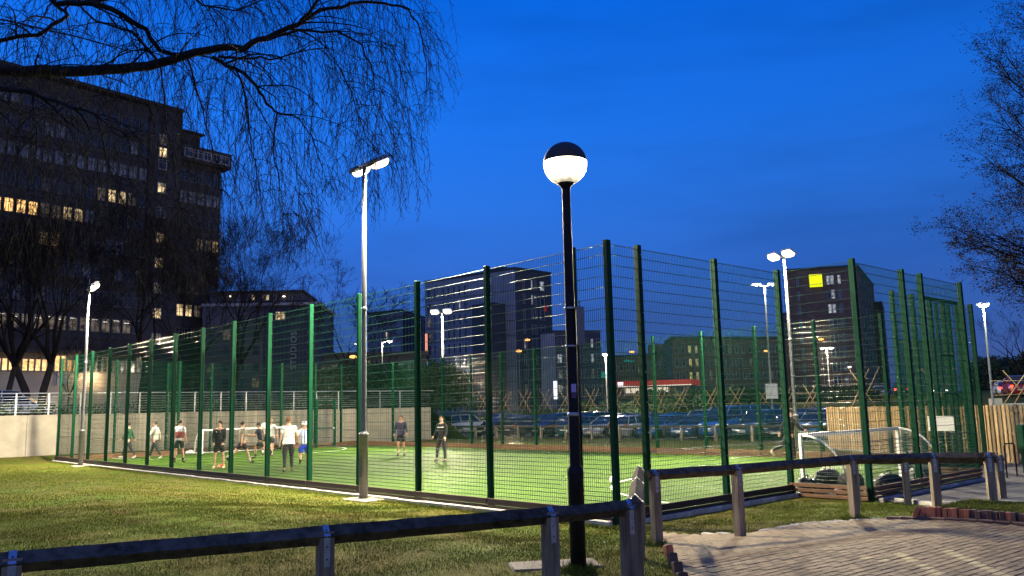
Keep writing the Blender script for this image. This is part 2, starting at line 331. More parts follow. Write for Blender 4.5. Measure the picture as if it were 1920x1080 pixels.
# pitch turf, laid 15 mm above the ground sheet
mb = MB()
mb.add([PQ(0, 0, .015), PQ(PITCH_L, 0, .015), PQ(PITCH_L, PITCH_W, .015), PQ(0, PITCH_W, .015)], [(0, 3, 2, 1)])
mb.add([PQ(-REC_D, REC0, .015), PQ(0, REC0, .015), PQ(0, REC1, .015), PQ(-REC_D, REC1, .015)], [(0, 3, 2, 1)])
mb.add([PQ(PITCH_L, REC0, .015), PQ(PITCH_L + REC_D, REC0, .015), PQ(PITCH_L + REC_D, REC1, .015), PQ(PITCH_L, REC1, .015)], [(0, 3, 2, 1)])
mb.build('pitch_turf', 'turf', kind='structure')
# painted pitch lines
mb = MB()
def line(pts, wd=.07, z=.020):
    for i in range(len(pts) - 1):
        p, q = Vector(pts[i]), Vector(pts[i + 1]); t = (q - p).normalized(); n = Vector((-t.y, t.x)) * wd / 2
        mb.add([(*(p + n), z), (*(p - n), z), (*(q - n), z), (*(q + n), z)], [(0, 1, 2, 3)])
def xy(a, b): q = C0 + dL * a + dR * b; return (q.x, q.y)
mid = (REC0 + REC1) / 2
line([xy(5.9 * math.cos(t), mid + 5.9 * math.sin(t)) for t in np.linspace(-math.pi / 2, math.pi / 2, 33)])
line([xy(PITCH_L - 6.3 * math.cos(t), mid + 6.3 * math.sin(t)) for t in np.linspace(-math.pi / 2, math.pi / 2, 33)])
line([xy(.1, .4), xy(.1, PITCH_W - .4)], z=.0205); line([xy(PITCH_L - .1, .4), xy(PITCH_L - .1, PITCH_W - .4)], z=.0205)
mb.build('pitch_line', 'white_line', kind='structure')
# ------------------------------------------------------------------ mesh fences round the pitch
FH = 5.0; DENSE = 1.2
POST = MB(); POST.chbox((0, 0, FH / 2 + .02), (.10, .12, FH + .04), .008); POST_ME = POST.mesh('post', 'green_paint')
FIXB = MB()
for k in range(9): FIXB.tube([(0, -.062, .45 + k * .55), (0, -.078, .45 + k * .55)], .012, 6)
FIX_ME = FIXB.mesh('fixing', 'galv')
_panels = {}
def panel_mesh(wd):
    k = round(wd, 2)
    if k in _panels: return _panels[k]
    mb = MB(); n = max(1, round(wd / .05))
    for i in range(n + 1):
        x = -wd / 2 + wd * i / n; r = .0024
        vs = [(x - r, -r, .02), (x + r, -r, .02), (x + r, r, .02), (x - r, r, .02), (x - r, -r, FH), (x + r, -r, FH), (x + r, r, FH), (x - r, r, FH)]
        mb.add(vs, [(0, 1, 5, 4), (1, 2, 6, 5), (2, 3, 7, 6), (3, 0, 4, 7)], 1)
    zs = list(np.arange(.05, DENSE, .08)) + list(np.arange(DENSE, FH - .02, .2)) + [FH - .02]
    for z in zs:
        for yy in (-.0075, .0075):
            mb.tube([(-wd / 2, yy, z), (wd / 2, yy, z)], .0050, 6, smooth=True, caps=False)
    _panels[k] = mb.mesh('mesh_panel', ['wire', 'wire_upright']); return _panels[k]
_boards = {}
def board_mesh(wd, m, h=.125):
    k = (round(wd, 2), m, h)
    if k not in _boards:
        mb = MB(); mb.chbox((0, 0, h / 2), (wd - .02, .045, h - .006), .006); _boards[k] = mb.mesh('kickboard', m)
    return _boards[k]
def mesh_fence(label, pts, board='kick_unlit', first=True, last=True, outside=-1, boards=2, name='mesh_fence', slat=0):
    """pts: ground points of the posts; panels run between them. outside: which side the boards stand on."""
    root = thing(name, label, 'fence', (pts[0].x, pts[0].y, 0))
    ox, oy = pts[0].x, pts[0].y
    for i, p in enumerate(pts):
        q = pts[i + 1] if i + 1 < len(pts) else pts[i - 1]; ang = math.atan2(q.y - p.y, q.x - p.x)
        if (i == 0 and not first) or (i == len(pts) - 1 and not last): continue
        po = put('post', POST_ME, root, (p.x - ox, p.y - oy, 0), ang)
        put('fixing', FIX_ME, po, kind='stuff')
    for p, q in zip(pts[:-1], pts[1:]):
        v = q - p; wd = v.length; ang = math.atan2(v.y, v.x); c = (p + q) / 2; n = Vector((math.sin(ang), -math.cos(ang), 0)) * outside
        o = put('mesh_panel', panel_mesh(wd - .03), root, (c.x - ox - n.x * .055, c.y - oy - n.y * .055, 0), ang)
        for k in range(3 if slat else 0):
            c2 = c + n * .09; put('kickboard', board_mesh(wd, board, .078), root, (c2.x - ox, c2.y - oy, .01 + k * .105), ang)
        for k in range(0 if slat else boards):
            c2 = c + n * (.088 + .004 * random.random())
            put('kickboard', board_mesh(wd, board), root, (c2.x - ox, c2.y - oy, .005 + k * .13), ang + random.uniform(-.001, .001))
    return root
ts = [0, .87] + [.87 + (PITCH_L - .87) * k / 14 for k in range(1, 15)]
near_pts = [PQ(t, 0) for t in ts]
mesh_fence('tall green mesh fence on the near long side of the pitch, beside the lawn', near_pts, 'kick_unlit', outside=-1)
mesh_fence('short run of green mesh fence from the nearest corner to the goal recess', [PQ(0, t) for t in (0, .87, 3.35, REC0)], 'kick_unlit', first=False, outside=1)
mesh_fence('green mesh fence boxed out around the near goal, black bags behind it', [PQ(0, REC0), PQ(-REC_D, REC0), PQ(-REC_D, REC0 + 2.43), PQ(-REC_D, REC0 + 3.47), PQ(-REC_D, REC1), PQ(0, REC1)], 'kick_brown', first=False, outside=1, slat=1)
mesh_fence('green mesh fence run right of the near goal recess, with a tall gate opening', [PQ(0, REC1), PQ(0, 13.1), PQ(0, 14.3), PQ(0, 15.3), PQ(0, 16.75), PQ(0, PITCH_W)], 'kick_unlit', first=False, outside=1)
fts = [0, .42] + [.42 + 2.5 * k for k in range(1, 14)] + [35.1, PITCH_L]
mesh_fence('green mesh fence on the far long side, towards the parked cars', [PQ(t, PITCH_W) for t in fts if abs(t - 32.92) > 2.6 or t < 33], 'kick_brown', first=False, outside=-1)
mesh_fence('green mesh fence at the far left end, in front of the concrete wall', [PQ(PITCH_L, t) for t in (0, 2.6, REC0)], 'kick_brown', first=False, outside=1)
mesh_fence('green mesh fence boxed out behind the far goal, against the concrete wall', [PQ(PITCH_L, REC0), PQ(PITCH_L + REC_D, REC0), PQ(PITCH_L + REC_D, REC0 + 2.5), PQ(PITCH_L + REC_D, REC1), PQ(PITCH_L, REC1)], 'kick_brown', first=False, outside=-1)
far_gate = mesh_fence('green mesh fence right of the far goal with two low gate posts', [PQ(PITCH_L, t) for t in (REC1, 14.0, 15.8, PITCH_W)], 'kick_brown', first=False, last=False, outside=1)
# low gate in the far end: two 2 m posts and a mid rail
gt = thing('mesh_gate', 'low green gate between two short posts, in front of the far wall', 'gate', PQ(PITCH_L - .25, 14.6), ANG_R)
for s_ in (-.62, .62):
    MB().chbox((s_, 0, 1.45), (.13, .12, 2.9), .01).build('gate_post', 'green_paint', gt)
for z_ in (1.15, .12, 2.7): MB().box((0, 0, z_), (1.1, .05, .06)).build('gate_rail', 'green_paint', gt)
MB().box((.5, -.05, 1.15), (.12, .06, .1)).build('gate_latch', 'galv', gt)
# top rail over the tall gate
tg = thing('mesh_gate', 'tall narrow green gate under a top bar, right of the near goal', 'gate', PQ(-.16, 14.8), ANG_R)
MB().box((0, 0, FH - .06), (2.6, .08, .09)).build('lintel', 'green_paint', tg)
for s_ in (-.46, .46): MB().box((s_, 0, 2.45), (.08, .08, 4.8)).build('gate_stile', 'green_paint', tg)
for z_ in (.2, 2.2, 3.3): MB().box((0, 0, z_), (.84, .05, .06)).build('gate_rail', 'green_paint', tg)
# concrete edging along the outside of the fence
def kerb_run(p, q, n_side, off=.17, wd=.11, seg=.9, z=.02):
    v = q - p; L = v.length; n = max(1, int(L / seg)); ang = math.atan2(v.y, v.x); nn = Vector((math.sin(ang), -math.cos(ang), 0)) * n_side
    for i in range(n):
        c = p + v * ((i + .5) / n) + nn * off
        o = put('edging_block', EDGE_ME, edge_root, (c.x, c.y, z + random.uniform(-.006, .006)), ang + random.uniform(-.01, .01)); o.scale.x = L / n / .9
EDGE_ME = MB().chbox((0, 0, 0), (.88, .11, .10), .012).mesh('edging_block', 'edging')
edge_root = thing('concrete_edging', 'pale concrete edging blocks along the foot of the green pitch fence', 'edging')
kerb_run(PQ(0, 0), PQ(PITCH_L, 0), -1); kerb_run(PQ(0, 0), PQ(0, REC0), 1); kerb_run(PQ(-REC_D, REC0), PQ(-REC_D, REC1), 1, off=.2)
# ------------------------------------------------------------------ retaining wall, terrace and guard rail
W0, W1 = Vector((-24.6, 46.4, 0)), Vector((-6.0, 60.2, 0)); WD = (W1 - W0).normalized(); Wm = W0 - WD * 12
Wn = Vector((-WD.y, WD.x, 0)); ANG_W = math.atan2(WD.y, WD.x); WH = 2.3
wall = thing('retaining_wall', 'long pale concrete retaining wall behind the far end of the pitch', 'wall', (Wm.x, Wm.y, 0), ANG_W)
LW = (W1 - Wm).length; nb = 14
for i in range(nb):
    MB().chbox(((i + .5) * LW / nb, .15, WH / 2 - .1), (LW / nb - .015, .30, WH + .2), .01).build('wall_panel', 'concrete', wall)
T0 = Wm + Wn * .15; T1 = W1 + Wn * .15
mb = MB(); Zt = WH - .05
far = [T1 + Wn * 14 + WD * 3, T1 + Wn * 60 + WD * 20, Vector((-20, 260, 0)), Vector((-300, 260, 0)), Vector((-300, 20, 0))]
poly = [T0, T1] + far
mb.add([(p.x, p.y, Zt) for p in poly], [tuple(range(len(poly)))])
mb.add([(T1.x, T1.y, Zt), (far[0].x, far[0].y, Zt), (far[1].x, far[1].y, Zt), (far[1].x + 6, far[1].y - 3, -.2), (far[0].x + 5, far[0].y - 3, -.2), (T1.x + 3, T1.y - 1, -.2)], [(0, 5, 4, 1), (1, 4, 3, 2)])
mb.build('terrace_ground', 'grass_ground', kind='structure')
gr = thing('guard_rail', 'slim steel guard rail with wires on top of the concrete wall', 'railing', (Wm.x, Wm.y, WH), ANG_W)
RP = MB().box((0, 0, .58), (.06, .05, 1.16)).mesh('rail_post', 'steel_rail')
n = int(LW / 1.55)
for i in range(n + 1): put('rail_post', RP, gr, (i * 1.55 + .2, .12, 0))
MB().tube([(0, .12, 1.17), (LW + .3, .12, 1.17)], .028, 8).build('handrail', 'steel_rail', gr)
RW = MB().tube([(0, .12, 0), (LW, .12, 0)], .008, 5, caps=False).mesh('rail_wire', 'steel_rail')
for k in range(7): put('rail_wire', RW, gr, (0, 0, .15 + k * .14))
# ------------------------------------------------------------------ floodlight masts
def area(name, loc, target, size, power, col, spread=180):
    l = bpy.data.lights.new(name, 'AREA'); l.shape = 'RECTANGLE'; l.size, l.size_y = size; l.spread = R(spread); l.energy = power; l.color = col
    o = bpy.data.objects.new(name, l); COL.objects.link(o); o.location = loc
    o.rotation_euler = (Vector(target) - Vector(loc)).to_track_quat('-Z', 'Y').to_euler(); return o
def point(name, loc, power, col, r=.15):
    l = bpy.data.lights.new(name, 'POINT'); l.energy = power; l.color = col; l.shadow_soft_size = r
    o = bpy.data.objects.new(name, l); COL.objects.link(o); o.location = loc; return o
def mast(label, base, h, aim, power=1.0, base_slab=True, tl=(50, 50), spill=0, splay=0):
    """8 m galvanised mast with a wide lower tube, a cross arm and two tilted LED heads."""
    b = Vector(base); d = Vector((aim[0] - b.x, aim[1] - b.y, 0)).normalized(); rz = math.atan2(d.y, d.x) - math.pi / 2
    root = thing('floodlight_mast', label, 'floodlight', b, rz, 'floodlight masts around the pitch')
    MB().lathe([(.0, .0), (.105, .0), (.105, 1.48), (.115, 1.49), (.115, 1.54), (.075, 1.56), (.07, 1.6)], 20).build('pole_base', 'galv_pole', root)
    MB().lathe([(.066, 1.5), (.060, 4.5), (.050, h - .1), (.0, h - .08)], 16).build('pole', 'galv_pole', root)
    MB().lathe([(.068, 4.5), (.072, 4.51), (.072, 4.56), (.062, 4.57)], 16).build('collar', 'galv', root)
    MB().box((.02, -.108, .75), (.09, .012, .42)).build('access_door', 'galv_pole', root)
    MB().tube([(-.46, 0, h - .12), (.46, 0, h - .12)], .035, 8).build('cross_arm', 'galv_pole', root)
    MB().tube([(0, 0, h - .1), (0, 0, h + .28)], .012, 6).build('aerial', 'galv', root)
    for s_ in (-1, 1):
        tk_ = tl[0 if s_ < 0 else 1]; tilt = Matrix.Rotation(R(28), 3, 'X'); beam = Matrix.Rotation(R(tk_), 3, 'X')
        c = Vector((s_ * .42, .14, h - .02))
        hd = MB()
        hd.box(c, (.52, .40, .07), rot=tilt)
        for k in range(7): hd.box(c + tilt @ Vector((-.2 + k * .066, 0, .05)), (.012, .34, .05), rot=tilt)
        ho = hd.build('lamp_head', 'galv', root)
        mb = MB(); lw = [(.46, .34, -.036), (.48, .36, -.09), (.42, .30, -.15), (.24, .16, -.19)]; vs = []   # shallow moulded bowl
        for a_, b_, z_ in lw: vs += [c + tilt @ Vector((x * a_ / 2, y * b_ / 2, z_)) for x, y in ((-1, -.6), (-.7, -1), (.7, -1), (1, -.6), (1, .6), (.7, 1), (-.7, 1), (-1, .6))]
        mb.add(vs, [(i * 8 + k, i * 8 + (k + 1) % 8, i * 8 + 8 + (k + 1) % 8, i * 8 + 8 + k) for i in range(3) for k in range(8)] + [tuple(range(31, 23, -1))]); mb.build('lamp_lens', 'flood_lit', ho)
        MB().box((s_ * .42, .02, h - .08), (.06, .2, .05)).build('bracket', 'galv', ho)
        wl = Matrix.Rotation(rz, 3, 'Z') @ (c + tilt @ Vector((0, 0, -.22))) + b
        wt = wl + Matrix.Rotation(rz - s_ * R(splay), 3, 'Z') @ (beam @ Vector((0, 0, -1)))
        area('flood_light', wl, wt, (.44, .32), FLOOD_W * power, (1, .87, .62), 180 if base_slab else 150)
    if spill:
        sp_ = bpy.data.lights.new('spill_light', 'SPOT'); sp_.energy = spill; sp_.color = (1, .90, .64); sp_.spot_size = R(172); sp_.spot_blend = .12; sp_.shadow_soft_size = .2
        so_ = bpy.data.objects.new('spill_light', sp_); COL.objects.link(so_); so_.location = (b.x + d.x * .42, b.y + d.y * .42, h - .30)
    if base_slab:
        MB().chbox((.1, .0, .0), (1.0, .7, .06), .02).build('base_slab', 'slab', root)
    return root
cP = PQ(18, 8.8)
mast('tall floodlight mast on a small slab beside the near fence, centre left', PQ(7.5, -.42), 8.22, PQ(7.5, 9), spill=6400, splay=52, tl=(42, 57), power=1.75)
mast('floodlight mast at the far left end of the near fence', PQ(30.4, -.42), 8.0, PQ(29, 9), spill=5400, splay=40, tl=(36, 52), power=1.2)
mast('floodlight mast beyond the far fence, behind the near goal', PQ(7.3, PITCH_W + 1.6), 8.0, PQ(11, 8), base_slab=False, tl=(54, 54), power=1.4, spill=4500)
mast('floodlight mast beyond the far fence, left of the white car', PQ(30.0, PITCH_W + 1.6), 8.0, PQ(24, 8), base_slab=False, tl=(56, 58), power=1.6, spill=4500)
# ------------------------------------------------------------------ globe lamp
gl = on_ground(1085, 1070)
lamp = thing('globe_lamp', 'black lamp post with a lit half-capped globe in the centre foreground', 'street lamp', gl)
Hc = 4.77 - gl.z; RG = .247
MB().lathe([(.0, -.1), (.084, -.1), (.084, .98), (.088, 1.0), (.088, 1.05), (.058, 1.10), (.056, 1.2)], 20).build('pole_base', 'black_paint', lamp)
MB().lathe([(.060, 1.1), (.056, 2.6), (.046, Hc - RG + .02)], 16).build('pole', 'black_paint', lamp)
MB().lathe([(.060, 1.62), (.064, 1.62), (.064, 1.66), (.060, 1.66)], 16).build('band', 'galv', lamp)
MB().lathe([(.046, Hc - RG - .05), (.06, Hc - RG - .02), (.105, Hc - RG + .03), (.10, Hc - RG + .045), (.0, Hc - RG + .045)], 24).build('globe_holder', 'black_paint', lamp)
MB().lathe([(RG * math.cos(t), Hc + RG * math.sin(t)) for t in np.linspace(R(-66), R(5), 16)], 32).build('globe_diffuser', 'globe_lit', lamp)
MB().lathe([(max(.001, (RG + .004) * math.cos(t)), Hc + (RG + .004) * math.sin(t)) for t in np.linspace(R(4), R(90), 14)], 32).build('globe_cap', 'globe_cap', lamp)
cb = MB().chbox((.105, -.02, 2.60), (.085, .10, .42), .006).build('control_box', 'cabinet', lamp)
MB().tube([(.10, -.02, 2.81), (.10, -.02, 2.88)], .008, 6).build('cable', 'black_paint', cb)
MB().tube([(.07, .0, 2.39), (.075, .0, 1.15)], .010, 6).build('conduit', 'black_paint', lamp)
for z_ in (2.80, 2.38): MB().lathe([(.060, z_ - .01), (.068, z_ - .01), (.068, z_ + .01), (.060, z_ + .01)], 16).build('clamp', 'galv', lamp)
MB().box((-.004 + .012, -.0625, 1.92), (.052, .004, .09)).build('notice_sticker', 'sticker', lamp)
MB().box((.008, -.0625, 1.84), (.052, .004, .05)).build('notice_sticker', 'sticker_dark', lamp)
sl = on_ground(1040, 1058)
mb = MB(); mb.chbox((0, 0, .0), (1.0, .5, .05), .02)
mb.build('manhole_slab', tinted('slab_worn', (.15, .12, .09), .9, var=.3, scale=5, bump=.5).name, loc=(sl.x, sl.y, sl.z - .018), rz=.15, label='flat worn concrete slab in the grass at the foot of the globe lamp post', cat='slab')
# ------------------------------------------------------------------ birdsmouth timber rails
def rail_fence(label, tops, zt, straps=None, post_w=.115, r=.072, name='timber_rail_fence', base=None, over=.12):
    tops = [Vector((t.x, t.y, zt)) for t in tops]
    root = thing(name, label, 'fence', (tops[0].x, tops[0].y, 0))
    o0 = Vector((tops[0].x, tops[0].y, 0))
    for i in range(len(tops) - 1):
        p, q = tops[i] - o0, tops[i + 1] - o0; t = (q - p).normalized()
        a = p - t * (over if i == 0 else 0.0) + t * (.003 if i else 0); b = q + t * (over if i == len(tops) - 2 else -.003)
        dz = Vector((0, 0, -r))
        mb = MB(); nseg = 12
        pts = [a + (b - a) * k / nseg + dz + Vector((0, 0, random.uniform(-.003, .003) if 0 < k < nseg else 0)) for k in range(nseg + 1)]
        mb.tube(pts, [r * random.uniform(.965, 1.02) for _ in pts], 4, smooth=False, phase=0.0); mb.build('rail', 'timber_rail', root)
    for i, tp in enumerate(tops):
        p = tp - o0; q = tops[min(i + 1, len(tops) - 1)]; q0 = tops[max(i - 1, 0)]; t = (q - q0).normalized(); ang = math.atan2(t.y, t.x)
        gb = (base if base is not None else gz(tp.x, tp.y)) - .1; ht = zt - r - gb
        # post with a V notch
        w2 = post_w / 2; c = Vector((p.x, p.y, gb)); rot = Matrix.Rotation(ang, 3, 'Z')
        prof = [(-w2, 0), (w2, 0), (w2, ht + w2 * .55), (0, ht - .058), (-w2, ht + w2 * .55)]
        vs = [c + rot @ Vector((x, y, z)) for x in (-w2, w2) for (y, z) in prof]
        mb = MB(); mb.add(vs, [(4, 3, 2, 1, 0), (5, 6, 7, 8, 9)] + [(k, (k + 1) % 5, 5 + (k + 1) % 5, 5 + k) for k in range(5)])
        po = mb.build('post', 'timber', root)
        # strap over the rail and down both faces
        rr = r + .004; sw = .024; T = .004
        prof = [(w2 + .003, ht - .22), (w2 + .003, ht + .01), (rr, ht), (0, ht + rr), (-rr, ht), (-w2 - .003, ht + .01), (-w2 - .003, ht - .22)]
        mb = MB(); n_ = len(prof)
        inn = [(y * .97 if abs(y) > 0 else 0, z - (.005 if abs(y) < rr - .001 else 0)) for y, z in prof]
        vs = []
        for x in (-sw, sw):
            for y, z in prof: vs.append(c + rot @ Vector((x, y, z)))
        for x in (-sw, sw):
            for y, z in inn: vs.append(c + rot @ Vector((x, y, z)))
        fs = []
        for k in range(n_ - 1):
            fs += [(k, k + 1, n_ + k + 1, n_ + k), (2 * n_ + k, 3 * n_ + k, 3 * n_ + k + 1, 2 * n_ + k + 1), (k, 2 * n_ + k, 2 * n_ + k + 1, k + 1), (n_ + k, n_ + k + 1, 3 * n_ + k + 1, 3 * n_ + k)]
        mb.add(vs, fs); st = mb.build('strap', 'galv', root)
        mb = MB()
        for y, z in ((-w2 - .003, ht - .17), (-w2 - .003, ht - .08), (w2 + .003, ht - .17), (w2 + .003, ht - .08)):
            mb.ball(c + rot @ Vector((0, y, z)), .007, 6, 4)
        for s_ in (-1, 1): mb.ball(c + rot @ Vector((0, s_ * rr * .5, ht + rr * .5)), .007, 6, 4)
        mb.build('bolt', 'black_paint', st, )
    return root
ZR = 1.19
a0 = [at_h(x, y, ZR) for x, y in ((-420, 1072), (25, 1033), (610, 985), (1030, 950), (1176, 937))]
rail_fence('dark timber rail fence crossing the bottom left foreground', a0, ZR, over=.06)
rail_fence('short pale floodlit timber rail running away towards the pitch corner', [at_h(1190, 926, ZR + .03), at_h(1194, 894, ZR + .03), at_h(1198, 873, ZR + .03)], ZR + .03)
rail_fence('long timber rail fence beside the brick paving, in front of the near goal', [at_h(x, y, ZR) for x, y in ((1226, 880), (1380, 870.5), (1594, 853), (1748, 849), (1852, 848))], ZR, over=.1)
rail_fence('low timber rail fence on the far side of the grass strip, by the tarmac path', [at_h(x, y, .93) for x, y in ((1602, 856.5), (1695, 856), (1872, 853.5))], .93, over=.08)
# ------------------------------------------------------------------ paving
edge_px = [(1238, 1001), (1300, 1005), (1400, 1003), (1500, 986), (1600, 979), (1700, 973), (1760, 978), (1920, 989), (2120, 1001)]
pv = [on_ground(*p) for p in edge_px]
left_px = [(1330, 1200), (1285, 1085), (1262, 1040), (1245, 1012)]
pl = [on_ground(*p) for p in left_px]
PAV = [(p.x, p.y) for p in pv] + [(9.5, 4.0), (4.0, 3.0), (2.2, 4.5)] + [(p.x, p.y) for p in pl]
def inpoly(x, y, P):
    c = False; j = len(P) - 1
    for i in range(len(P)):
        if (P[i][1] > y) != (P[j][1] > y) and x < (P[j][0] - P[i][0]) * (y - P[i][1]) / (P[j][1] - P[i][1]) + P[i][0]: c = not c
        j = i
    return c
# bedding: a grid patch hugging the ground
mb = MB(); st = .25
for ix in np.arange(1.0, 11, st):
    for iy in np.arange(3, 15, st):
        if inpoly(ix + st / 2, iy + st / 2, PAV):
            q = [(ix, iy), (ix + st, iy), (ix + st, iy + st), (ix, iy + st)]
            mb.add([(x, y, gz(x, y) + .004) for x, y in q], [(0, 1, 2, 3)])
mb.build('paving_bed', 'bed', kind='structure')
pav = thing('brick_paving', 'reddish brown block paving in the bottom right foreground', 'paving')
del pav['label']; del pav['category']; pav['kind'] = 'structure'
PVM = [MB().chbox((0, 0, 0), (.194, .094, .06), .006).mesh('paver', 'paver') for _ in range(1)]
PVY = MB().chbox((0, 0, 0), (.194, .094, .06), .006).mesh('paver', 'paver_yellow')
cands = []; ang = math.atan2(.62, .78); cu = Vector((math.cos(ang), math.sin(ang))); cv = Vector((-cu.y, cu.x))
for i in range(-60, 90):
    for j in range(-90, 160):
        p = cu * (i * .2 + (.1 if j % 2 else 0)) + cv * (j * .1)
        if 1 < p.x < 11 and 4.8 < p.y < 15 and inpoly(p.x, p.y, PAV): cands.append((p.length, p.x, p.y, i, j))
cands.sort()
def yellowish(x, y):   # worn parking-bay lines
    for p, q in YL:
        v = q - p; t = max(0, min(1, (Vector((x, y)) - p).dot(v) / v.dot(v))); 
        if (Vector((x, y)) - p - v * t).length < .06: return True
    return False
def g2(px, py): p = on_ground(px, py); return Vector((p.x, p.y))
YL = [(g2(1690, 1040), g2(1760, 1080)), (g2(1775, 1035), g2(1880, 1085)), (g2(1610, 1050), g2(1700, 1060))]
rest = MB()
vis = [c for c in cands if c[0] > 7.4]; hid = [c for c in cands if c[0] <= 7.4]
for k, (d, x, y, i, j) in enumerate(vis + hid):
    z = gz(x, y) - .006 + random.uniform(-.003, .003); yel = yellowish(x, y) and random.random() < .75
    if k < 298:
        o = put('paver', PVY if yel else PVM[0], pav, (x, y, z), ang + random.uniform(-.02, .02)); o.rotation_euler.x = random.uniform(-.02, .02)
    else:
        rest.chbox((x, y, z), (.194, .094, .06), .006, rz=ang + random.uniform(-.02, .02), m=1 if yel else 0)
o = rest.build('pavers', ['paver_isl', 'paver_yellow'], pav, kind='stuff')
# pale broken stones along the grass edge of the paving
EB = [MB().chbox((0, 0, 0), (.16 + .05 * k, .10, .09), .02).mesh('edging_block', 'edging') for k in range(3)]
se = thing('stone_edging', 'broken pale edging stones between the grass and the brick paving', 'edging'); rs_ = random.Random(4)
for (x0_, y0_), (x1_, y1_) in zip(edge_px[1:5], edge_px[2:6]):
    for k in range(7):
        if rs_.random() < .3: continue
        t = (k + rs_.random() * .6) / 7; p = on_ground(x0_ + (x1_ - x0_) * t, y0_ + (y1_ - y0_) * t - 1); q = on_ground(x1_, y1_)
        put('edging_block', EB[k % 3], se, (p.x, p.y, p.z - .015), math.atan2(q.y - p.y, q.x - p.x) + rs_.uniform(-.2, .2))
# raised grass bank with soldier-brick edging
b0, b1 = on_ground(1722, 975), on_ground(2120, 1001); bv = (b1 - b0); bl = bv.length; bd = bv.normalized(); bn = Vector((-bd.y, bd.x, 0)); BZ = .49
kb = thing('brick_edging', 'low soldier-brick edging holding the raised grass bank, right foreground', 'edging')
BR = MB().chbox((0, 0, 0), (.068, .10, .40), .006)
BRA, BRB = BR.mesh('brick', 'brick'), BR.mesh('brick', 'brick_dark')
n = int(bl / .075)
for i in range(n):
    p = b0 + bd * (i * .075 + .16) + Vector((random.uniform(-.006, .006), random.uniform(-.006, .006), 0))
    o = put('brick', BRA if (i < 8 or random.random() < .12) else BRB, kb, (p.x, p.y, BZ - .20 + random.uniform(-.012, .006)), math.atan2(bd.y, bd.x) + random.uniform(-.04, .04)); o.rotation_euler.y = random.uniform(-.05, .05)
for i, (dx, tl) in enumerate(((.06, .30), (-.05, .42))):
    p = b0 + bd * dx; o = put('brick', BRA, kb, (p.x, p.y, BZ - .20), math.atan2(bd.y, bd.x)); o.rotation_euler.y = tl
PL = MB().chbox((0, 0, 0), (.20, .10, .07), .008).mesh('brick', 'brick_dark')
for i in range(int(bl / .21)):
    p = b0 + bd * (i * .21 - .3) - bn * .115; put('brick', PL, kb, (p.x, p.y, gz(p.x, p.y) + .022), math.atan2(bd.y, bd.x) + random.uniform(-.05, .05))
mb = MB(); NU, NV = 14, 6
def bank_z(u, v): return BZ - .03 - (.30 * smooth((v - .55) / .45)) + .015 * math.sin(u * 9 + v * 5)
vs = []; 
for i in range(NU + 1):
    for j in range(NV + 1):
        u, v = i / NU, j / NV; p = b0 + bd * (.1 + u * (bl - .1)) + bn * (.05 + v * 2.6); z = float(bank_z(u, v)); z = z - (z - gz(p.x, p.y) + .05) * max(0, 1 - u * 6) ** 2
        vs.append((p.x, p.y, z))
mb.add(vs, [(i * (NV + 1) + j, (i + 1) * (NV + 1) + j, (i + 1) * (NV + 1) + j + 1, i * (NV + 1) + j + 1) for i in range(NU) for j in range(NV)], smooth=True)
mb.build('grass_bank', 'grass_ground', kind='structure')
# corner bricks of the grass bed, bottom centre
cbk = thing('brick_edging', 'few tilted edging bricks at the grass corner by the paving, bottom centre', 'edging')
for i, (px, py) in enumerate(((1262, 1042), (1270, 1058), (1279, 1076), (1289, 1098))):
    p = on_ground(px, py); o = put('brick', BRB if i else BRA, cbk, (p.x - .03, p.y, p.z - .08), 1.9 + random.uniform(-.1, .1)); o.rotation_euler.y = .25
# tarmac path on the right and kerb
tp = [on_ground(*p) for p in ((1646, 934), (1700, 943), (1764, 949), (1840, 948), (1950, 944), (2300, 942))]
tq = [Vector((30, 24, 0)), Vector((30, 34, 0)), Vector((17, 34, 0)), PQ(-.1, 17.7), PQ(-.1, REC1 + .1), PQ(-REC_D - .12, REC1 + .1), PQ(-REC_D - .12, REC0 + .1)]
mb = MB(); st = .5; TP = [(p.x, p.y) for p in tp + tq]
for ix in np.arange(5, 31, st):
    for iy in np.arange(13, 35, st):
        if inpoly(ix + st / 2, iy + st / 2, TP):
            q = [(ix, iy), (ix + st, iy), (ix + st, iy + st), (ix, iy + st)]
            mb.add([(x, y, gz(x, y) + .022) for x, y in q], [(0, 1, 2, 3)])
mb.build('tarmac_path', 'tarmac', kind='structure')
for p, q in zip(tp[:-1], tp[1:]):
    kerb_run(Vector((p.x, p.y, 0)), Vector((q.x, q.y, 0)), 1, off=.0, wd=.1, seg=.9, z=(p.z + q.z) / 2 + .02)
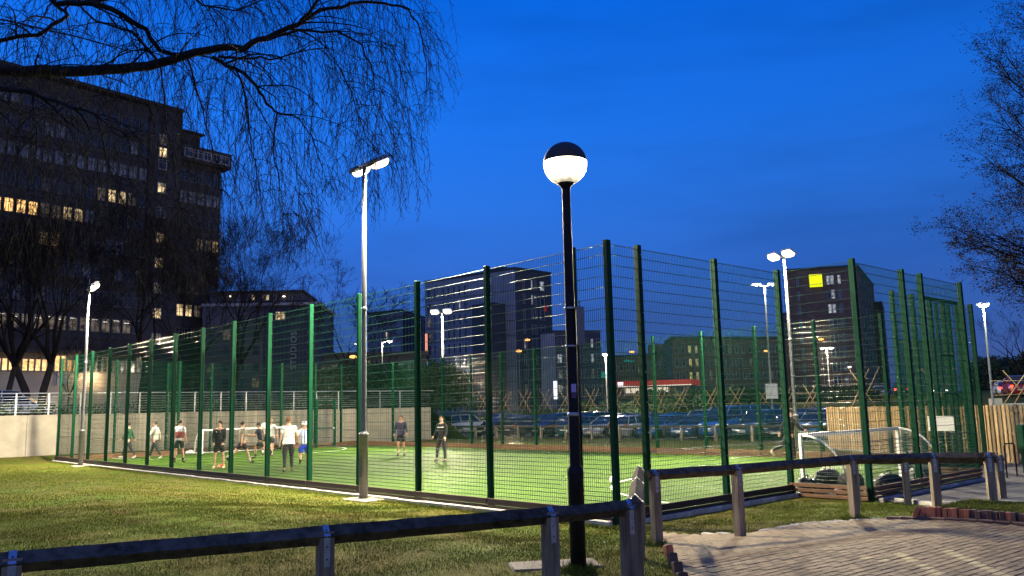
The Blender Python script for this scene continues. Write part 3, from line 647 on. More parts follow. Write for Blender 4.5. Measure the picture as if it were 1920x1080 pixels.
# ------------------------------------------------------------------ goals
def goal(label, a0, b0_, b1_, back, bz=1.33):
    root = thing('football_goal', label, 'goal', PQ(a0, b0_), ANG_R)
    Wg = b1_ - b0_; y = -1 if back < 0 else 1          # local y is along +dL
    for x in (0, Wg):
        MB().chbox((x, 0, bz / 2), (.08, .08, bz), .01).build('goal_post', 'white_paint', root)
        pts = [(x, 0, bz - .03)] + [(x, y * (1.0 * math.sin(t)), bz - .03 - .0 - 1.0 * (1 - math.cos(t)) * .98) for t in np.linspace(.25, math.pi / 2, 7)] + [(x, y * 1.0, .03)]
        MB().tube(pts, .025, 8).build('side_hoop', 'white_paint', root)
        MB().tube([(x, 0, .04), (x, y * 1.0, .04)], .025, 8).build('ground_bar', 'white_paint', root)
    MB().chbox((Wg / 2, 0, bz - .04), (Wg - .085, .08, .08), .008).build('crossbar', 'white_paint', root)
    MB().tube([(0, y * 1.0, .04), (Wg, y * 1.0, .04)], .025, 8).build('ground_bar', 'white_paint', root)
    nt_ = MB()
    prof = [(0, bz - .03)] + [(1.0 * math.sin(t), bz - .03 - .98 * (1 - math.cos(t))) for t in np.linspace(.2, math.pi / 2, 8)] + [(1.0, .04)]
    for i in range(int(Wg / .12) + 1):
        x = min(i * .12, Wg); nt_.tube([(x, y * q, z) for q, z in prof], .0022, 3, caps=False)
    dense = []
    for k in range(len(prof) - 1):
        for t in (0, .5): dense.append((prof[k][0] * (1 - t) + prof[k + 1][0] * t, prof[k][1] * (1 - t) + prof[k + 1][1] * t))
    for q, z in dense: nt_.tube([(0, y * q, z), (Wg, y * q, z)], .0022, 3, caps=False)
    for x in (0, Wg):
        for zz in np.arange(.1, bz - .1, .12): nt_.tube([(x, 0, zz), (x, y * min(1.0, .35 + (bz - zz) * .6), zz)], .0022, 3, caps=False)
    nt_.build('goal_net', 'net', root)
    return root
goal('low white five-a-side goal in the near recess, seen from behind', -.05, REC0 + .45, REC1 - .5, -1)
goal('low white five-a-side goal at the far left end of the pitch', PITCH_L - .4, 7.0, 11.9, 1)
# ------------------------------------------------------------------ bags, ball, cone, tools at the recess
def sack(name, label, loc, s, rz=0.0, m='bag', seed=0):
    rnd = random.Random(seed); mb = MB(); n, k = 14, 8; vs = []; fs = []
    for i in range(k + 1):
        t = math.pi * i / k
        for j in range(n):
            a = 2 * math.pi * j / n; r = 1 + .12 * math.sin(3 * a + seed) + .07 * math.sin(5 * a + 2 * t + seed) + rnd.uniform(-.04, .04)
            vs.append((s[0] * .5 * math.sin(t) ** .7 * math.cos(a) * r if 0 < i < k else 0, s[1] * .5 * math.sin(t) ** .7 * math.sin(a) * r if 0 < i < k else 0, max(0, s[2] * .5 * (1 - math.cos(t)))))
    for i in range(k):
        for j in range(n): l = (j + 1) % n; fs.append((i * n + j, i * n + l, (i + 1) * n + l, (i + 1) * n + j))
    root = thing(name, label, 'bag', loc, rz); mb.add(vs, fs, 0, True); mb.build('bag_body', m, root)
    hz = s[2]; MB().tube([(-s[0] * .18, 0, hz * .93), (-s[0] * .1, 0, hz * 1.12), (s[0] * .1, 0, hz * 1.14), (s[0] * .18, 0, hz * .93)], .012, 6).build('carry_strap', m, root)
    return root
sack('kit_bag', 'peaked black kit bag behind the recess fence, left end', PQ(-.50, 6.55, .015), (.80, .5, .56), ANG_R, seed=1)
sack('kit_bag', 'small black kit bag leaning at the recess corner post', PQ(-.22, 6.12, .015), (.4, .4, .38), ANG_R, seed=2)
sack('kit_bag', 'second black kit bag in the recess, right of the peaked one', PQ(-1.10, 6.40, .015), (.75, .5, .52), ANG_R + .2, seed=3)
sack('kit_bag', 'wide slumped black kit bag near the middle of the recess', PQ(-1.50, 7.3, .015), (.95, .45, .44), ANG_R, seed=4)
sack('kit_bag', 'grey slumped equipment bag on the turf beside the right recess fence', PQ(-.9, 10.6, .015), (1.0, .6, .38), ANG_R, tinted('bag_grey', (.12, .13, .12), .8).name, seed=5)
sack('kit_bag', 'white crumpled bag on the turf beside the far goal', PQ(PITCH_L - .6, 6.3, .015), (.5, .35, .22), ANG_R, tinted('bag_white', (.6, .6, .6), .7).name, seed=6)
tk = thing('equipment_trolley', 'dark two-wheeled equipment trolley leaning in the right of the recess', 'trolley', PQ(-1.2, 9.9, .015), ANG_R)
for s_ in (-.22, .22):
    w_ = MB(); w_.tube([(s_, -.02 + .16 * math.cos(t), .17 + .16 * math.sin(t)) for t in np.linspace(0, 2 * math.pi, 17)], .02, 6, caps=False); w_.build('wheel', 'tyre', tk)
    MB().tube([(s_ * .9, 0, .1), (s_ * .7, .35, .75)], .014, 6).build('handle_bar', 'galv', tk)
MB().tube([(-.22, -.02, .17), (.22, -.02, .17)], .012, 6).build('axle', 'galv', tk)
MB().box((0, .1, .12), (.36, .3, .03)).build('toe_plate', 'galv', tk)
def football(label, p, m='ball'):
    mb = MB(); mb.ball((0, 0, .11), .11, 16, 10); mb.build('football', m, loc=(p.x, p.y, .017), label=label, cat='football')
football('red and white football beside the left post of the near goal', PQ(-.95, 6.15), tinted('ball_red', (.5, .08, .05), .5, col2=(.8, .78, .75), scale=9).name)
gb_ = PQ(4.6, 4.6)
football('white football on the pitch near the penalty arc, at the near corner', at_h(1151, 909))
cn = thing('training_cone', 'flat orange training cone at the feet of the man in the black coat', 'cone', at_h(414, 876))
MB().lathe([(.20, 0), (.20, .012), (.12, .05), (.07, .12), (.03, .13), (.028, .10)], 16).build('cone_body', 'cone', cn)
MB().lathe([(.205, .0), (.215, .006), (.205, .014)], 16).build('cone_rim', 'cone', cn)
# ==PART2==
# ------------------------------------------------------------------ buildings
mat('b1_wall', (.036, .036, .046), .9, var=.25, scale=.6, bump=.2); mat('b1_band', (.034, .034, .044), .85, var=.2, scale=.8)
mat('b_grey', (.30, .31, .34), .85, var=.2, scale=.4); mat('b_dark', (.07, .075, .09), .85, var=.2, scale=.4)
mat('b_pale', (.30, .28, .27), .85, var=.12, scale=.4); mat('b_brick', (.20, .10, .085), .9, var=.25, scale=.5); mat('b_roof', (.06, .06, .065), .8)
mat('b_render', (.42, .38, .33), .9, var=.1, scale=.3); mat('curtain_blue', (.16, .19, .24), .6, var=.3, scale=.7)
def win_mesh(wd, ht, pane, frame='win_frame', mull=1, trans=1, key={}):
    k = (round(wd, 2), round(ht, 2), pane, frame, mull, trans)
    if k in key: return key[k]
    mb = MB(); f = .07
    mb.box((0, .02, 0), (wd - .02, .03, ht - .02), m=1)
    for s_ in (-1, 1):
        mb.box((s_ * (wd / 2 - f / 2), -.03, 0), (f, .1, ht)); mb.box((0, -.03, s_ * (ht / 2 - f / 2)), (wd - 2 * f - .002, .1, f))
    for i in range(mull): mb.box((-wd / 2 + wd * (i + 1) / (mull + 1), -.025, 0), (.05, .07, ht - 2 * f - .002))
    if trans: mb.box((0, -.022, ht * .2), (wd - 2 * f - .004, .06, .05))
    mb.box((0, -.06, -ht / 2 - .03), (wd + .06, .16, .05))
    key[k] = mb.mesh('window', [frame, pane]); return key[k]
def block(name, fp, z0, z1, m, parent, roof=None, kids=True):
    mb = MB(); n = len(fp); vs = [(p[0], p[1], z0) for p in fp] + [(p[0], p[1], z1) for p in fp]
    mb.add(vs, [(i, (i + 1) % n, n + (i + 1) % n, n + i) for i in range(n)] + [tuple(range(n, 2 * n))]); o = mb.build(name, m, parent)
    return o
def bldg(label, p): return thing('building', label, 'building', (p[0], p[1], 0))
class Face:
    """A vertical facade plane: s runs along it from P, z is height."""
    def __init__(s, P, u): s.P = Vector((P.x, P.y, 0)); s.u = Vector((u.x, u.y, 0)).normalized(); s.n = Vector((s.u.y, -s.u.x, 0)); s.a = math.atan2(s.u.y, s.u.x)
    def hit(s, px, py):
        d = ray(px, py); o = Vector((0, 0, CAM_H)); t = (s.P - o).dot(s.n) / d.dot(s.n); q = o + d * t; return (q - s.P).dot(s.u), q.z
    def pt(s, a, z, out=0.0): q = s.P + s.u * a + s.n * out; return Vector((q.x, q.y, z))
def slab(name, F, s0, s1, z0, z1, t, m, parent, out=0.0):
    """A solid with its front on the facade plane (moved out by out) and thickness t behind it."""
    c = F.pt((s0 + s1) / 2, (z0 + z1) / 2, out - t / 2) - Vector(parent.location)
    return MB().box((0, 0, 0), (s1 - s0, t, z1 - z0)).build(name, m, parent, c, F.a)
def window(F, s, z, wd, ht, pane, parent, **k):
    c = F.pt(s, z, .03) - Vector(parent.location); return put('window', win_mesh(wd, ht, pane, **k), parent, c, F.a)
VPd = ray(2300, 735)
# --- tall office block on the left
F1 = Face(at_d(340, 700, 100), VPd); P0 = F1.pt(0, 0)
b1 = bldg('tall dark office block on the left, rows of windows partly lit orange', P0)
slab('wall', F1, -62, -5.15, 2.2, 39.0, 16, 'b1_wall', b1)
slab('stair_tower', F1, -5.13, -1.1, 2.2, 39.2, 16, 'b1_wall', b1, out=.35)
slab('wing', F1, -1.08, 4.7, 2.2, 33.3, 14, 'b1_wall', b1, out=-.4)
slab('crown', F1, -1.07, 5.6, 33.32, 35.3, 15, 'b1_band', b1, out=.5)
slab('penthouse', F1, -1.06, 2.0, 35.32, 37.3, 9, 'b1_wall', b1, out=-1.0); slab('parapet', F1, -1.05, 2.4, 37.32, 37.55, 10, 'b1_band', b1, out=-.6)
slab('parapet', F1, -62, -1.0, 39.22, 39.6, 16.6, 'b1_band', b1, out=.6); slab('roof_plant', F1, -30, -22.6, 39.62, 41.6, 8, 'b1_band', b1, out=-3)
rows = [12.35, 15.35, 18.3, 21.3, 24.4, 27.25, 30.5, 33.45, 36.3]
random.seed(11)
for r, z in enumerate(rows):
    slab('spandrel', F1, -61.9, -5.2, z - 1.55, z - .95, .12, 'b1_band', b1, out=.12)
    for k in range(-1, 19):
        s = -6.83 - 1.17 * k; p = 'pane_dark'; ht = 1.55
        if r == 0 and k >= 0: p = 'lit_dim'
        elif r == 4 and 9 <= k <= 12: p = 'lit_orange'
        elif r == 4 and 5 <= k <= 8: p = 'lit_warm' if k in (5, 6) else 'lit_dim'
        elif r == 3 and k in (7, 8): p = 'lit_warm'
        elif r == 5 and 0 <= k <= 3: p = 'lit_warm' if k < 3 and k != 0 else 'lit_dim'
        elif r == 6: p = 'curtain_blue'
        elif random.random() < .12: p = 'curtain_blue'
        wn = window(F1, s, z, .98, ht, p, b1, frame='win_frame_dull')
        if p in ('lit_orange', 'lit_warm'): wn['label'] = 'lit window glowing warm'
    if r == 0:
        for k in range(13):
            s = -6.83 - 1.17 * k
            if (k * 7) % 5 != 3: slab('strip_light', F1, s - .3, s + .25, z + .35 + .2 * (k % 2), z + .40 + .2 * (k % 2), .02, 'strip_light', b1, out=.09)
st_lit = {35.2: 'lit_dim', 33.6: 'lit_warm', 32.1: 'pane_dark', 29.2: 'lit_warm', 26.2: 'pane_dark', 23.1: 'lit_warm', 20.1: 'lit_warm', 17.1: 'lit_dim', 14.1: 'lit_warm', 11.1: 'lit_dim'}
F1b = Face(F1.pt(0, 0, .35), F1.u)
for z, p in st_lit.items(): window(F1b, -3.5, z, 1.05, 1.25, p, b1)
F1c = Face(F1.pt(0, 0, -.4), F1.u)
for r, z in enumerate([11.9, 14.8, 17.8, 20.4, 23.1, 26.0, 28.9, 31.6]):
    for k, s in enumerate((-.3, .85, 2.0, 3.1, 4.15)):
        p = 'pane_dark'
        if r == 4 and k >= 2: p = 'lit_warm' if k == 4 else 'lit_dim'
        if r == 1: p = 'lit_warm' if k in (0, 1, 3) else 'lit_dim'
        if r == 6: p = 'curtain_blue'
        window(F1c, s, z, .95, 1.5, p, b1, frame='win_frame_dull')
F1d = Face(F1.pt(0, 0, .5), F1.u)
for k in range(5): window(F1d, -.3 + 1.25 * k, 34.3, 1.1, 1.1, 'pane_dark', b1, frame='win_frame_light')
# --- low podium building in front of it
FP = Face(at_d(120, 700, 78), VPd); Pp = FP.pt(0, 0); bp = bldg('low pale building with a glowing orange strip of high windows, far left', Pp)
s0, _ = FP.hit(-160, 700); s1, _ = FP.hit(270, 700)
slab('wall', FP, s0, s1, 2.0, 6.35, 5, 'b_render', bp); slab('roof', FP, s0 - .2, s1 + .2, 8.15, 8.5, 6, 'b1_band', bp, out=.4)
slab('core', FP, s0, s1, 6.36, 8.14, 4, 'b_dark', bp, out=-.5)
for i in range(34):
    s = s0 + .6 + i * (s1 - s0 - 1.2) / 33; lit = s < FP.hit(158, 670)[0] and s > FP.hit(-60, 670)[0]
    if i % 5 == 3 and lit: continue
    window(FP, s, 7.0 + .2 * (i % 7 > 4), (s1 - s0) / 33 * .9, 1.15 + .35 * (i % 7 > 4), 'lit_orange' if lit else ('lit_dim' if i % 2 else 'pane_dark'), bp, mull=0, trans=0)
sg = FP.hit(107, 697), FP.hit(128, 722)
slab('wall_panel', FP, sg[0][0], sg[1][0], sg[1][1], sg[0][1], .08, tinted('panel_blue', (.35, .38, .45)).name, bp, out=.09)
wl = FP.hit(170, 700); q = FP.pt(wl[0], wl[1], .45)
wlamp = thing('wall_lamp', 'bright wall lamp on the low pale building, behind the far left mast', 'wall lamp', FP.pt(wl[0], wl[1], .02), FP.a)
MB().box((0, -.12, .08), (.30, .24, .10)).build('lamp_body', 'galv', wlamp); MB().ball((0, -.20, -.02), .12, 12, 8, (1.3, 1, .6)).build('lamp_lens', 'street_white', wlamp)
MB().tube([(0, 0, .1), (0, -.1, .1)], .04, 8).build('bracket', 'galv', wlamp)
point('lamp_light', FP.pt(wl[0], wl[1] - .25, .9), 450, (1, .68, .36))
# --- the block with the vertical lettering
F2 = Face(at_d(596, 700, 100), Vector((1, .06, 0))); P2 = F2.pt(0, 0); b2 = bldg('mid-height block with vertical STUDIOS lettering on its dark blue end', P2)
zt = F2.hit(596, 572)[1]; sA = F2.hit(495, 600)[0]; sB = F2.hit(380, 600)[0]; ztop = F2.hit(500, 546)[1]; sC = F2.hit(565, 560)[0]
slab('dark_wing', F2, sA + .02, 0, 2.0, zt, 12, tinted('b_blue', (.030, .035, .075), .7).name, b2)
slab('wall', F2, sB, sA, 2.0, zt, 12, tinted('b_cool', (.085, .085, .105), .85, var=.15, scale=.4).name, b2, out=.2)
slab('roof_edge', F2, sB - .2, .3, zt + .01, zt + .35, 12.6, 'b_grey', b2, out=.3)
slab('top_floor', F2, sB + .5, sC, zt + .36, ztop, 9, 'b_dark', b2, out=-1.0); slab('parapet', F2, sB + .3, sC + .2, ztop + .01, ztop + .2, 9.6, 'b_roof', b2, out=-.7)
F2t = Face(F2.pt(0, 0, -1.0), F2.u)
for px, p in ((475, 'lit_warm'), (494, 'lit_dim'), (502, 'lit_warm'), (515, 'pane_dark'), (450, 'pane_dark'), (545, 'pane_dark')):
    window(F2t, F2t.hit(px, 558)[0], F2t.hit(px, 558)[1], .45, .75, p, b2, mull=0)
for px in (432, 533):
    s_, z_ = F2t.hit(px, 556); o = MB().ball((0, 0, 0), .14, 10, 6, (1.4, 1, .7)).build('soffit_lamp', 'street_white', b2, F2t.pt(s_, z_, .2) - P2)
s_, z_ = F2.hit(526, 592); window(F2, s_, z_, 1.25, 1.05, 'lit_warm', b2, mull=1)
F2w = Face(F2.pt(0, 0, .2), F2.u)
for r in range(6):
    for k in range(4):
        window(F2w, sA - .8 - k * 1.75, zt - 1.6 - r * 1.9, .9, 1.2, 'lit_dim' if (r * 3 + k) % 7 == 5 else 'pane_dark', b2, mull=0, frame='win_frame_dull')
for k in range(14): slab('cladding_rib', F2, sA + .25 + k * (-sA - .3) / 14, sA + .31 + k * (-sA - .3) / 14, 2.1, zt - .2, .06, 'b_dark', b2, out=.07)
def lettering(text, F, s, z, size, m, parent, rot=0.0, out=.12, name='lettering'):
    cu_ = bpy.data.curves.new('t', 'FONT'); cu_.body = text; cu_.size = size; cu_.extrude = .02; cu_.align_x = 'CENTER'; cu_.align_y = 'CENTER'; cu_.space_character = 1.15
    o = bpy.data.objects.new('t', cu_); COL.objects.link(o); dg = bpy.context.evaluated_depsgraph_get(); me = bpy.data.meshes.new_from_object(o.evaluated_get(dg)); bpy.data.objects.remove(o); bpy.data.curves.remove(cu_)
    me.name = name; me.materials.clear(); me.materials.append(M[m])
    me.transform(Matrix.Rotation(math.pi / 2, 4, 'X') @ Matrix.Rotation(rot, 4, 'Z'))
    c = F.pt(s, z, out); c = c - Vector(parent.location) if parent else c
    return put(name, me, parent, c, F.a)
mat('letter_pale', (.30, .32, .35), .6)
s_, z_ = F2.hit(551, 657); lettering('STUDIOS', F2, s_, z_, 1.0, 'letter_pale', b2, math.pi / 2)
s_, z_ = F2.hit(581, 650)
for k, hh in enumerate((.5, .35, .5, .6)): slab('sign_letter', F2, s_ - .28, s_ + .28, z_ - 1.9 + k * 1.15, z_ - 1.9 + k * 1.15 + hh * .6, .05, 'letter_pale', b2, out=.09)
# --- long low dark roof behind the hedge
F2b = Face(at_d(600, 700, 104), Vector((1, .1, 0))); b2b = bldg('long low flat-roofed building right of the lettered block', F2b.pt(0, 0)); s_ = F2b.hit(800, 670)[0]
slab('wall', F2b, .1, s_, 2.0, F2b.hit(600, 670)[1], 10, 'b_dark', b2b); slab('roof', F2b, 0, s_ + .3, F2b.hit(600, 670)[1] + .01, F2b.hit(600, 662)[1], 11, 'b_roof', b2b, out=.4)
for k in range(9): window(F2b, 1.2 + k * (s_ - 2) / 9, 7.0, .8, .6, 'lit_dim' if k in (0, 5) else 'pane_dark', b2b, mull=0)
# --- ribbed blue block
def corner_block(label, xc, Dc, yc, xl, Dl, xr, Dr, wall, wall2, ribs=None, zb=1.0, extra=0.0):
    Pc = at_d(xc, yc, Dc); zt = Pc.z; Pl = at_d(xl, 700, Dl); Pr = at_d(xr, 700, Dr); b = bldg(label, Pc)
    Pc2, Pl2, Pr2 = Vector((Pc.x, Pc.y)), Vector((Pl.x, Pl.y)), Vector((Pr.x, Pr.y)); back = Pl2 + Pr2 - Pc2
    fp = [Pl2, Pc2, Pr2, back]; fp = [p - Vector((Pc.x, Pc.y)) for p in fp]
    block('wall', fp, zb, zt, wall, b)
    mb = MB(); 
    cen = sum(fp, Vector((0, 0))) / 4; fp2 = [cen + (p - cen) * 1.015 for p in fp]
    block('parapet', fp2, zt + .01, zt + .45, 'b_roof', b)
    FL = Face(Vector((Pl.x, Pl.y, 0)), Vector((Pc.x - Pl.x, Pc.y - Pl.y, 0))); FR = Face(Vector((Pc.x, Pc.y, 0)), Vector((Pr.x - Pc.x, Pr.y - Pc.y, 0)))
    return b, FL, FR, (Pc2 - Pl2).length, (Pr2 - Pc2).length, zt
b3, FL, FR, wl_, wr_, zt = corner_block('blue-grey block with closely ribbed cladding, behind the small bare tree', 752, 190, 583, 690, 196, 800, 208, 'b_grey', 'b_grey')
for k in range(26): slab('cladding_rib', FR, .3 + k * wr_ / 26, .5 + k * wr_ / 26, 3, zt - .4, .3, 'b_dark' if k % 3 else 'b_grey', b3, out=.3)
for r in range(6):
    for k in range(6): window(FL, 1 + k * 1.25, zt - 2.4 - r * 3, .6, 1.7, 'lit_warm' if (r, k) in ((1, 4), (3, 4)) else 'pane_dark', b3, mull=0)
# --- tall grey block centre
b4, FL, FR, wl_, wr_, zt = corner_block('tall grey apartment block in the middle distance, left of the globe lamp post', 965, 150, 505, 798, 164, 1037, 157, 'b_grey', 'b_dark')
slab('roof_plant', FL, wl_ - 7.5, wl_ - 4.2, zt + .46, zt + 1.3, 4, 'b_roof', b4, out=-2)
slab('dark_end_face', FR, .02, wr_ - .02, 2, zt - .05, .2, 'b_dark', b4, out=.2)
FRo = Face(FR.pt(0, 0, .2), FR.u)
for r in range(9):
    z = zt - 2.5 - r * 2.75
    for k, s in enumerate((1.2, 2.6, 5.0, 6.4, 7.8, 9.2, 10.6)):
        window(FL, s, z, .55 if k else 1.1, 1.9, 'lit_white' if (r, k) in ((1, 5), (4, 2), (3, 2), (7, 3)) else ('lit_dim' if (r, k) in ((2, 0), (3, 0)) else 'pane_dark'), b4, mull=0)
    for k, s in enumerate((2.0, 4.2, 5.2, 7.0)):
        if s < wr_ - .6: window(FRo, s, z, .5 if k < 3 else 1.2, 1.8, 'lit_white' if (r, k) in ((0, 1), (1, 1), (4, 0), (5, 1), (0, 3)) else ('lit_dim' if (r, k) in ((7, 3), (8, 3), (7, 0)) else 'pane_dark'), b4, mull=0)
    slab('floor_line', FL, .1, wl_ - .1, z - 1.32, z - 1.24, .06, 'b_roof', b4, out=.05)
s_, z_ = FRo.hit(1022, 578); slab('red_panel', FRo, s_ - .25, s_ + .25, z_ - .6, z_ + .6, .08, 'red_canopy', b4, out=.1)
lo = slab('lower_block', FL, wl_ - 7.2, wl_ - 2.4, 2.0, FL.hit(930, 572)[1], 4, 'b_dark', b4, out=3.8); 
s0_, z0_ = FL.hit(802, 680); z1_ = FL.hit(802, 626)[1]
sgn = thing('illuminated_sign', 'tall narrow illuminated orange sign with a blue foot on the grey block', 'sign', FL.pt(s0_, z0_, .25), FL.a)
MB().box((0, 0, (z1_ - z0_) / 2), (.62, .22, z1_ - z0_)).build('sign_panel', 'orange_sign', sgn); MB().box((0, 0, -.6), (.62, .22, 1.1)).build('sign_foot', 'cyan_sign', sgn)
MB().box((.36, .03, (z1_ - z0_) / 2 - .6), (.06, .3, z1_ - z0_ + 1.4)).build('sign_frame', 'b_roof', sgn)
# --- lower block to its right
b5, FL, FR, wl_, wr_, zt = corner_block('lower dark blue block just right of the globe lamp post', 1040, 148, 624, 1015, 150, 1128, 150, 'b_grey', 'b_dark')
slab('wall_skin', FR, .02, wr_ - .02, 2, zt - .05, .2, tinted('b_navy', (.05, .06, .10), .8, var=.15, scale=.4).name, b5, out=.2); FRo = Face(FR.pt(0, 0, .2), FR.u)
for r in range(4):
    for k in range(7): window(FRo, .7 + k * 1.22, zt - 1.9 - r * 2.7, .5 if k % 2 else .85, 1.6, 'lit_white' if (r, k) in ((0, 5), (1, 0), (1, 2), (1, 5)) else ('lit_dim' if (r, k) in ((2, 5), (2, 2), (3, 1)) else 'pane_dark'), b5, mull=0)
s_, z_ = FRo.hit(1133, 697)
gs = thing('shop_sign', 'small glowing green square sign beside the lower blue block', 'sign', FRo.pt(s_, z_, .5), FRo.a); MB().chbox((0, 0, -.55), (1.5, .15, 1.1), .03).build('sign_panel', 'green_sign', gs); MB().box((0, .11, -.55), (1.6, .05, 1.2)).build('sign_back', 'b_roof', gs)
ws = at_d(1042, 745, 120)
ks = thing('illuminated_kiosk', 'thin bright white lit totem at street level, left of the lamp post', 'sign', (ws.x, ws.y, ws.z - .2)); MB().box((0, 0, 1.2), (.55, .2, 2.6)).build('screen', 'white_screen', ks); MB().box((.32, .02, .7), (.06, .3, 3.9)).build('totem_frame', 'b_roof', ks)
# --- long block on the right of centre
b6, FL, FR, wl_, wr_, zt = corner_block('long low brick block with a column of yellow lit windows, right of centre', 1259, 140, 636, 1250, 150, 1490, 146, 'b_brick', 'b_brick')
for r in range(4):
    for k in range(16):
        px = 1270 + k * 12.6; s_, _ = FR.hit(px, 700); z = zt - 1.7 - r * 2.25
        p = 'lit_yellow' if k in (2, 3) and r < 3 else ('lit_dim' if (k * 5 + r * 3) % 9 == 4 else 'pane_dark')
        window(FR, s_, z, .62, 1.35, p, b6, mull=0)
b6b, FL, FR, wl_, wr_, zt = corner_block('low grey building with a flat roof behind the petrol station', 1120, 168, 672, 1112, 175, 1262, 162, 'b_brick', 'b_brick')
slab('upper_floor', FR, wr_ * .68, wr_ - .1, zt + .5, zt + 2.2, 8, 'b_brick', b6b, out=-.3)
for k in range(12): window(FR, 1.2 + k * 1.25, zt - 1.9, .5, 1.5, 'pane_dark', b6b, mull=0)
s_, z_ = FR.hit(1180, 678); g2s = thing('roof_sign', 'glowing green brush-shaped sign on the low roof behind the canopy', 'sign', FR.pt(s_, z_, .3), FR.a)
mb = MB(); 
for k in range(7): mb.box((-.9 + k * .3, 0, .1 + .12 * math.sin(k)), (.34, .1, .38 - .05 * abs(k - 3)), rot=Matrix.Rotation(.25, 3, 'Y'))
mb.build('sign_strokes', 'green_sign', g2s, kind='stuff'); MB().box((0, .1, 0), (2.3, .06, .08)).build('sign_rail', 'b_roof', g2s)
# --- brick tower with the yellow square
b7, FL, FR, wl_, wr_, zt = corner_block('tall dark brick tower with a glowing yellow square sign near its top', 1608, 168, 500, 1486, 172, 1652, 198, 'b_brick', 'b_brick')
for r in range(9):
    z = zt - 2.4 - r * 2.95
    for k, (px, wd) in enumerate(((1501, .55), (1558, .75), (1566, .75), (1579, .7))):
        s_, _ = FL.hit(px, 600); p = 'lit_white' if (r, k) in ((0, 1), (0, 2), (0, 3), (1, 2), (2, 1), (2, 2)) else ('curtain_blue' if k in (0, 3) else 'pane_dark')
        window(FL, s_, z, wd, 1.9, p, b7, mull=0)
    for k in range(4): window(FR, 3 + k * 7, z, 1.1, 1.7, 'pane_dark', b7, mull=0)
s0_, z0_ = FL.hit(1518, 539); s1_, z1_ = FL.hit(1541, 514)
ys = thing('illuminated_sign', 'glowing yellow square sign high on the dark brick tower', 'sign', FL.pt(s0_, z0_, .3), FL.a)
MB().chbox(((s1_ - s0_) / 2, 0, (z1_ - z0_) / 2), (s1_ - s0_, .25, z1_ - z0_), .05).build('sign_panel', 'yellow_sign', ys); MB().box(((s1_ - s0_) / 2, .15, (z1_ - z0_) / 2), (s1_ - s0_ + .15, .06, z1_ - z0_ + .15)).build('sign_back', 'b_roof', ys)
b7b, FL, FR, wl_, wr_, zt = corner_block('lower stepped wing at the right of the brick tower', 1653, 192, 568, 1640, 196, 1668, 205, 'b_brick', 'b_brick')
b7c, FL, FR, wl_, wr_, zt = corner_block('low dark wing at the left foot of the brick tower', 1472, 165, 590, 1466, 170, 1492, 166, 'b_brick', 'b_brick')
for r in range(5): window(FR, wr_ * .5, zt - 1.8 - r * 2.8, .8, 1.5, 'lit_dim' if r == 3 else 'pane_dark', b7c, mull=0)
b8, FL, FR, wl_, wr_, zt = corner_block('distant flat building seen through the fence at the far right', 1700, 210, 640, 1680, 215, 1790, 214, 'b_grey', 'b_grey')
for r in range(3):
    for k in range(7): window(FR, 1.4 + k * 1.7, zt - 2 - r * 3, .8, 1.6, 'pane_dark', b8, mull=0)
# --- petrol station canopy
pc = at_d(1156, 724, 118); pe = at_d(1297, 722, 114); FC = Face(pc, Vector((pe.x - pc.x, pe.y - pc.y, 0))); L_ = (Vector((pe.x, pe.y)) - Vector((pc.x, pc.y))).length
ca = thing('petrol_station', 'petrol station with a red lit canopy and a bright shop front', 'petrol station', FC.pt(0, 0))
zc = FC.hit(1200, 714)[1]; zl = FC.hit(1200, 723)[1]; zf = FC.hit(1200, 738)[1] - .1
slab('canopy', FC, 0, L_, zl, zc, 7, 'red_canopy', ca); slab('canopy_light_strip', FC, .1, L_ - .1, zl - .12, zl - .01, .2, 'shop_lit', ca, out=-.1)
for k in range(5): slab('canopy_column', FC, .8 + k * L_ / 5, 1.0 + k * L_ / 5, zf, zl - .13, .2, 'b_pale', ca, out=-1)
s_, _ = FC.hit(1247, 730); slab('shop_wall', FC, .2, s_, zf, zl - .2, 4, 'b_pale', ca, out=-3)
for k in range(7): slab('shop_window', FC, .4 + k * s_ / 7.4, .4 + (k + .9) * s_ / 7.4, zf + .25, zf + .95, .05, 'shop_lit', ca, out=-2.9)
slab('canopy_logo', FC, .2, 1.0, zl + .05, zc - .1, .06, 'white_screen', ca, out=.08)
# --- concrete parapet and kiosk behind the board fence
q = at_d(1872, 757, 48); cw = thing('concrete_parapet', 'low concrete parapet wall beside the road, behind the board fence', 'wall', (q.x, q.y, 0)); MB().chbox((4.2, 0, .85), (9, .3, 1.7), .03).build('wall', 'concrete', cw); MB().box((-.15, 0, 1.0), (.5, .5, 2.0)).build('end_pier', 'concrete', cw)
# ------------------------------------------------------------------ board fence on the right
fa, fb = at_h(1556, 841, 0), at_h(1920, 872, 0); fv = fb - fa; fl = fv.length; fd = fv.normalized(); fb2 = fa + fd * (fl + 3.5); fl += 3.5
bf = thing('board_fence', 'tall hit-and-miss timber board fence along the right edge', 'fence', (fa.x, fa.y, 0), math.atan2(fd.y, fd.x))
BM = []
for k in range(3):
    h = 1.74; BM.append(MB().chbox((0, 0, h / 2 + .05), (.115, .022, h + .012 * k), .004).mesh('board', 'board'))
n = int(fl / .185)
for i in range(n):
    put('board', BM[i % 3], bf, (i * .185 + .09, -.045, random.uniform(-.012, .012)), random.uniform(-.02, .02))
    put('board', BM[(i + 1) % 3], bf, (i * .185 + .18, .05, random.uniform(-.012, .012)))
for z_ in (.35, .95, 1.55): MB().box((fl / 2, 0, z_), (fl, .06, .08)).build('fence_rail', 'timber', bf)
for i in range(int(fl / 2.4) + 1): MB().box((i * 2.4, .09, .9), (.09, .09, 1.8)).build('fence_post', 'timber', bf)
MB().box((fl / 2, 0, .06), (fl, .03, .14)).build('gravel_board', 'edging', bf)
